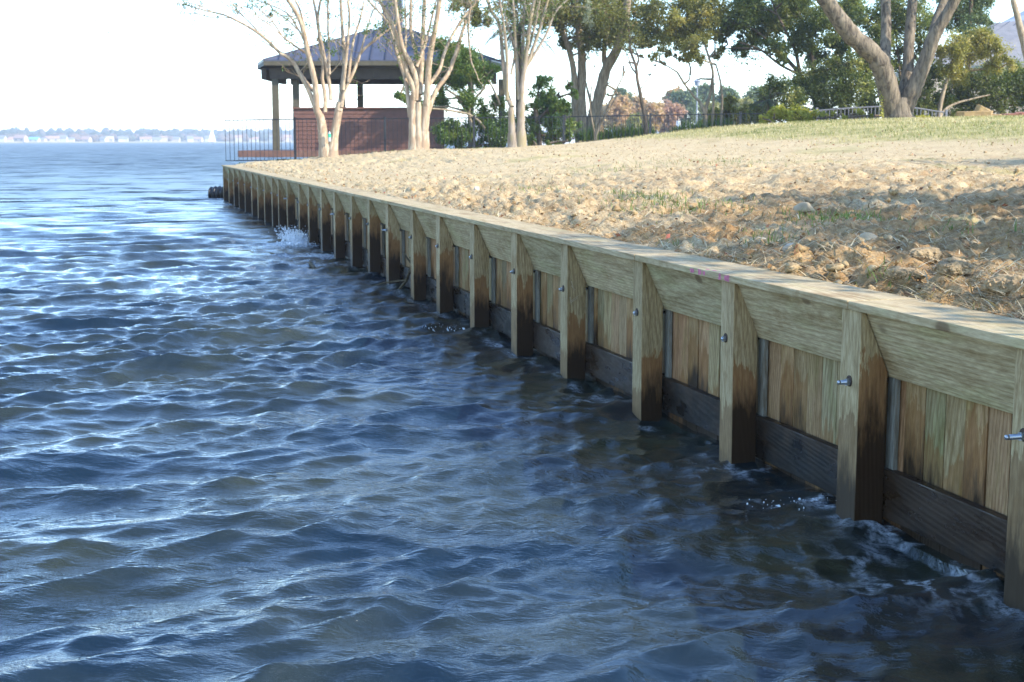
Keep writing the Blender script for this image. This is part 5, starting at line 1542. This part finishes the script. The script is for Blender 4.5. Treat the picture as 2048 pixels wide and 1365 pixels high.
    link('lantern', MB().cyl((0, 0, ht + 0.005), (0, 0, ht + 0.36), 0.20, 0.27, 8).cyl((0, 0, ht + 0.365), (0, 0, ht + 0.62), 0.34, 0.06, 8).mesh('lantern'), plain('lantern_glass', (0.34, 0.36, 0.40), 0.3, 0.2, 3), L)
build_cove()

# ================================================================== far shore of the lake
def build_far_shore():
    g = np.random.default_rng(71)
    # the shoreline comes closer towards the left
    def yshore(x): return np.interp(x, [-1500, -520, -300, -100, 800], [800, 1150, 1450, 1800, 2100])
    xs = np.linspace(-1500, 800, 300)
    rows = []
    for off, z in ((0, -1.0), (2, 0.8), (60, 2.0), (260, 5.0), (700, 9.0)):
        rows.append(np.stack([xs, yshore(xs) + off, np.full_like(xs, z) + (g.random(len(xs))*0.6 if z > 0 else 0)], -1))
    V = np.concatenate(rows); m = len(xs)
    idx = np.arange(len(V)).reshape(len(rows), m)
    F = np.stack([idx[:-1, :-1], idx[:-1, 1:], idx[1:, 1:], idx[1:, :-1]], -1).reshape(-1, 4)
    props(link('far_shore', np_mesh('far_shore', V, F), plain('far_bank', (0.22, 0.20, 0.10), 0.95, 0.4, 0.02)), 'low bank of the far lake shore', kind='structure')
    v0, f0 = ICO2
    Vs, Fs, Ts, o = [], [], [], 0
    for i in range(2600):
        x = g.uniform(-1150, 500)
        off = 700*g.random()**1.5 + 16
        back = off > 120
        y = float(yshore(x)) + off
        hh = (g.uniform(6, 10) if not back else g.uniform(9, 14))*(y/1500)**0.7 + off*0.007
        r = g.uniform(3.5, 7)
        nz = 0.7 + 0.6*vnoise(v0[:,0]*1.7 + i, v0[:,1]*1.7, v0[:,2]*1.7 + i*0.7)
        hh *= 0.82
        p = v0*nz[:, None]*np.array([r, r, hh*0.55])
        Vs.append(p + np.array([x, y, hh*0.48 + 1])); Fs.append(f0 + o); o += len(v0)
        Ts.append(np.full(len(v0), np.clip((0.2 if back else 0.62) + g.normal(0, 0.25), 0, 1)))
    t = NT('far_wood_foliage')
    c = t.ramp(t.n('ShaderNodeAttribute', attribute_name='tint').outputs['Fac'], [(0, (0.035, 0.060, 0.025)), (0.4, (0.055, 0.075, 0.028)), (0.62, (0.15, 0.10, 0.05)), (1, (0.24, 0.14, 0.075))])
    pos = t.n('ShaderNodeNewGeometry').outputs['Position']
    nz = t.noise(pos, 0.5, 4, 0.7)
    c = t.mix(t.ramp(nz, [(0.4, (0.8,)*3), (0.6, (0,0,0))]), c, t.mix(1.0, c, (0.4, 0.4, 0.4), 'MULTIPLY'))
    t.bump(nz, 1.0, 2.0)
    props(link('far_wood', np_mesh('far_wood', np.concatenate(Vs), np.concatenate(Fs), True, {'tint': np.concatenate(Ts)}), t.set(color=c, rough=0.9)), 'hazy mixed wood along the far lake shore', kind='stuff')
    tanw = plain('tan_wall', (0.46, 0.38, 0.29), 0.8, 0.15, 0.5); redr = plain('terracotta_roof', (0.36, 0.22, 0.16), 0.8, 0.2, 0.5); greyr = plain('slate_roof', (0.20, 0.20, 0.22), 0.8, 0.2, 0.5); blue = plain('blue_tarp_roof', (0.12, 0.40, 0.62), 0.6, 0.1, 0.5)
    W = plain('cream_wall', (0.50, 0.48, 0.44), 0.8, 0.15, 0.5)
    spec = [(6, 7, W, greyr, 'white boathouse on the far shore cut by the left edge of the photo'), (19, 9, W, redr, 'low white house on the far shore, second from the left edge'),
            (42, 17, tanw, redr, 'wide tan house on the far shore left of the blue roof'), (69, 13, W, blue, 'white boathouse with a bright blue roof on the far shore'),
            (85, 8, tanw, greyr, 'small tan house on the far shore just right of the blue roof'), (105, 18, tanw, redr, 'largest cream mansion on the far shore, left of centre'),
            (127, 10, W, greyr, 'white house with a pointed gable right of the cream mansion'), (143, 7, W, greyr, 'small isolated white boathouse on the far shore'),
            (171, 15, tanw, redr, 'broad tan house alone on the far shore above a grey wall'), (208, 8, W, greyr, 'narrow white house left of the pale A frame house on the far shore'),
            (219, 11, tanw, W, 'pale A frame house on the far shore near the middle'), (241, 6, W, greyr, 'small white cabin right of the A frame on the far shore'), (251, 7, W, greyr, 'second small white cabin right of the A frame on the far shore'),
            (292, 15, W, redr, 'broad white house with a red roof on the far shore'), (312, 13, tanw, greyr, 'long tan boathouse next to the broad white house on the far shore'),
            (328, 9, tanw, redr, 'tall tan house on the far shore left of the sailboat'), (352, 10, tanw, greyr, 'low tan house on the far shore among rust coloured trees'), (380, 8, W, greyr, 'tiny white house on the far shore left of the beige villa'),
            (394, 15, tanw, redr, 'beige villa on the far shore just left of the sailboat'), (417, 8, W, greyr, 'white boathouse touching the sail on the far shore'),
            (478, 10, tanw, redr, 'tan house on the far shore seen through the fence left of the pavilion post'), (508, 12, W, redr, 'white house on the far shore seen through the fence at the pavilion corner'), (545, 10, W, greyr, 'pale house on the far shore seen just left of the pavilion post'), (575, 9, tanw, redr, 'tan house on the far shore seen just right of the pavilion post')]
    for i, (px, w, wm, rm, lab) in enumerate(spec):
        x = at(px, 284, 1000).x/1000
        y = 1000.0
        for _ in range(12): y = float(yshore(x*y)) + 9
        sc = y/1300
        r = random.Random(i)
        cottage('lake_house', px, y, 0.7, w*sc*0.68, 6*sc, r.uniform(2.2, 4.2)*sc, r.uniform(1.2, 2.6)*sc, wm, rm, lab, r.uniform(-.4, .4), 'houses on the far lake shore', w > 10)
    # sailboat in front of the far shore
    D = 1150.0
    p = at(425, 283.6, D)
    b = empty('sailboat', (p.x, D, 0), 0.5, 'white sailboat with its sail up in front of the far shore', 'sailboat')
    hm = MB().prism([(0, 0.1), (0.9, 0.9), (-0.9, 0.9)], -2.5, 2.2)
    link('hull', hm.mesh('hull'), M['white_wall'], b)
    link('mast', MB().cyl((0.3, 0, 0.9), (0.3, 0, 13.5), 0.09, n=6).mesh('mast'), M['pale_roof'], b)
    sm = MB()
    sm.prism([(-0.03, 0), (0.03, 0), (0.03, 1), (-0.03, 1)], 0, 1)
    bm = bmesh.new()
    tri = [(-3.4, 0, 1.6), (0.2, 0, 1.6), (0.2, 0, 13.2)]
    a = [bm.verts.new((x, y - 0.03, z)) for x, y, z in tri]; c = [bm.verts.new((x, y + 0.03, z)) for x, y, z in tri]
    bm.faces.new(a); bm.faces.new(c[::-1])
    for k in range(3): bm.faces.new((a[k], c[k], c[(k+1) % 3], a[(k+1) % 3]))
    bmesh.ops.recalc_face_normals(bm, faces=bm.faces)
    me = bpy.data.meshes.new('main_sail'); bm.to_mesh(me); bm.free()
    link('main_sail', me, M['white_wall'], b)
    bm = bmesh.new()
    tri = [(0.45, 0, 1.4), (3.0, 0, 1.2), (0.45, 0, 11)]
    a = [bm.verts.new((x, y - 0.03, z)) for x, y, z in tri]; c = [bm.verts.new((x, y + 0.03, z)) for x, y, z in tri]
    bm.faces.new(a); bm.faces.new(c[::-1])
    for k in range(3): bm.faces.new((a[k], c[k], c[(k+1) % 3], a[(k+1) % 3]))
    bmesh.ops.recalc_face_normals(bm, faces=bm.faces)
    me = bpy.data.meshes.new('jib'); bm.to_mesh(me); bm.free()
    link('jib', me, M['white_wall'], b)
build_far_shore()

# ================================================================== trees beside the camera that shade the near bank
def shade_tree(x, y, h, crown_r, n, label, seed, low=0.45, mat='oak_leaf'):
    t = Tree(seed); g = t.g
    z = ground_z(x, y)
    b = Vector((x, y, z - 0.1))
    P = t.stem([b, b + Vector((0.1, 0.1, h*0.3)), b + Vector((0.0, 0.3, h*0.55)), b + Vector((0.2, 0.2, h*0.8))], 0.28, 0.10, 10)
    C, rr = [], []
    for k in range(22):
        a = g.uniform(0, 6.28); q = crown_r*math.sqrt(g.random())*0.85
        zz = h*(low + (1-low)*g.random()*(1 - 0.4*q/crown_r))
        c = b + Vector((q*math.cos(a), q*math.sin(a), zz)); C.append(tuple(c)); rr.append(g.uniform(0.7, 1.3)*crown_r*0.30)
        t.stem([P[int(len(P)*0.5)], (Vector(P[int(len(P)*0.6)]) + c)/2, c], 0.06, 0.02, 5)
    p, ti, _ = clump_points(C, rr, n, g, 0.34)
    t.finish('shade_tree', b, M['oak_bark'], None, M[mat], label, 'tree', 'trees outside the right edge of the photo', 0.16, 0.3, (p, ti))
shade_tree(9.8, 6.2, 8.0, 3.9, 9500, 'evergreen tree beyond the right edge shading the near end of the bank', 801, 0.35)
shade_tree(12.8, 10.3, 9.0, 4.2, 10000, 'evergreen tree beyond the right edge shading the middle of the bank', 802, 0.4)
shade_tree(27.5, 24.0, 9.0, 3.6, 13000, 'evergreen tree beyond the right edge farthest from the lake', 804, 0.4)
shade_tree(21.5, 18.5, 9.5, 4.0, 17000, 'evergreen tree beyond the right edge casting streaks of shade on the lawn', 803, 0.45)

# fallen leaves on the soil
g_ = np.random.default_rng(44)
x, y, s_ = visible_soil(2600, 5, 48, 26, g_)
P_ = np.stack([x, y, height(x, y) + 0.012], -1)
me = leaf_mesh('fallen_leaves', P_, 0.055, np.repeat(g_.random(len(x)), 1), g_, 0.6)
props(link('fallen_leaves', me, leafmat('fallen_leaf', [(0, (0.10, 0.045, 0.022)), (0.5, (0.22, 0.10, 0.045)), (0.8, (0.30, 0.17, 0.07)), (1, (0.36, 0.10, 0.06))], 0.1, 0.7)), 'brown and reddish fallen leaves scattered over the dug soil', kind='stuff')

# ================================================================== lake haze
def build_haze():
    me = MB().box(-2600, 2600, -60, 3200, -1.9, 34).mesh('haze')
    m = bpy.data.materials.new('haze'); m.use_nodes = True
    nt = m.node_tree
    nt.nodes.remove(nt.nodes['Principled BSDF'])
    v = nt.nodes.new('ShaderNodeVolumePrincipled')
    v.inputs['Color'].default_value = (0.86, 0.92, 1.0, 1)
    v.inputs['Density'].default_value = HAZE
    v.inputs['Anisotropy'].default_value = 0.2
    nt.links.new(v.outputs[0], nt.nodes['Material Output'].inputs['Volume'])
    props(link('haze', me, m), 'thin bright air over the lake', kind='stuff')
HAZE = 0.00044
build_haze()
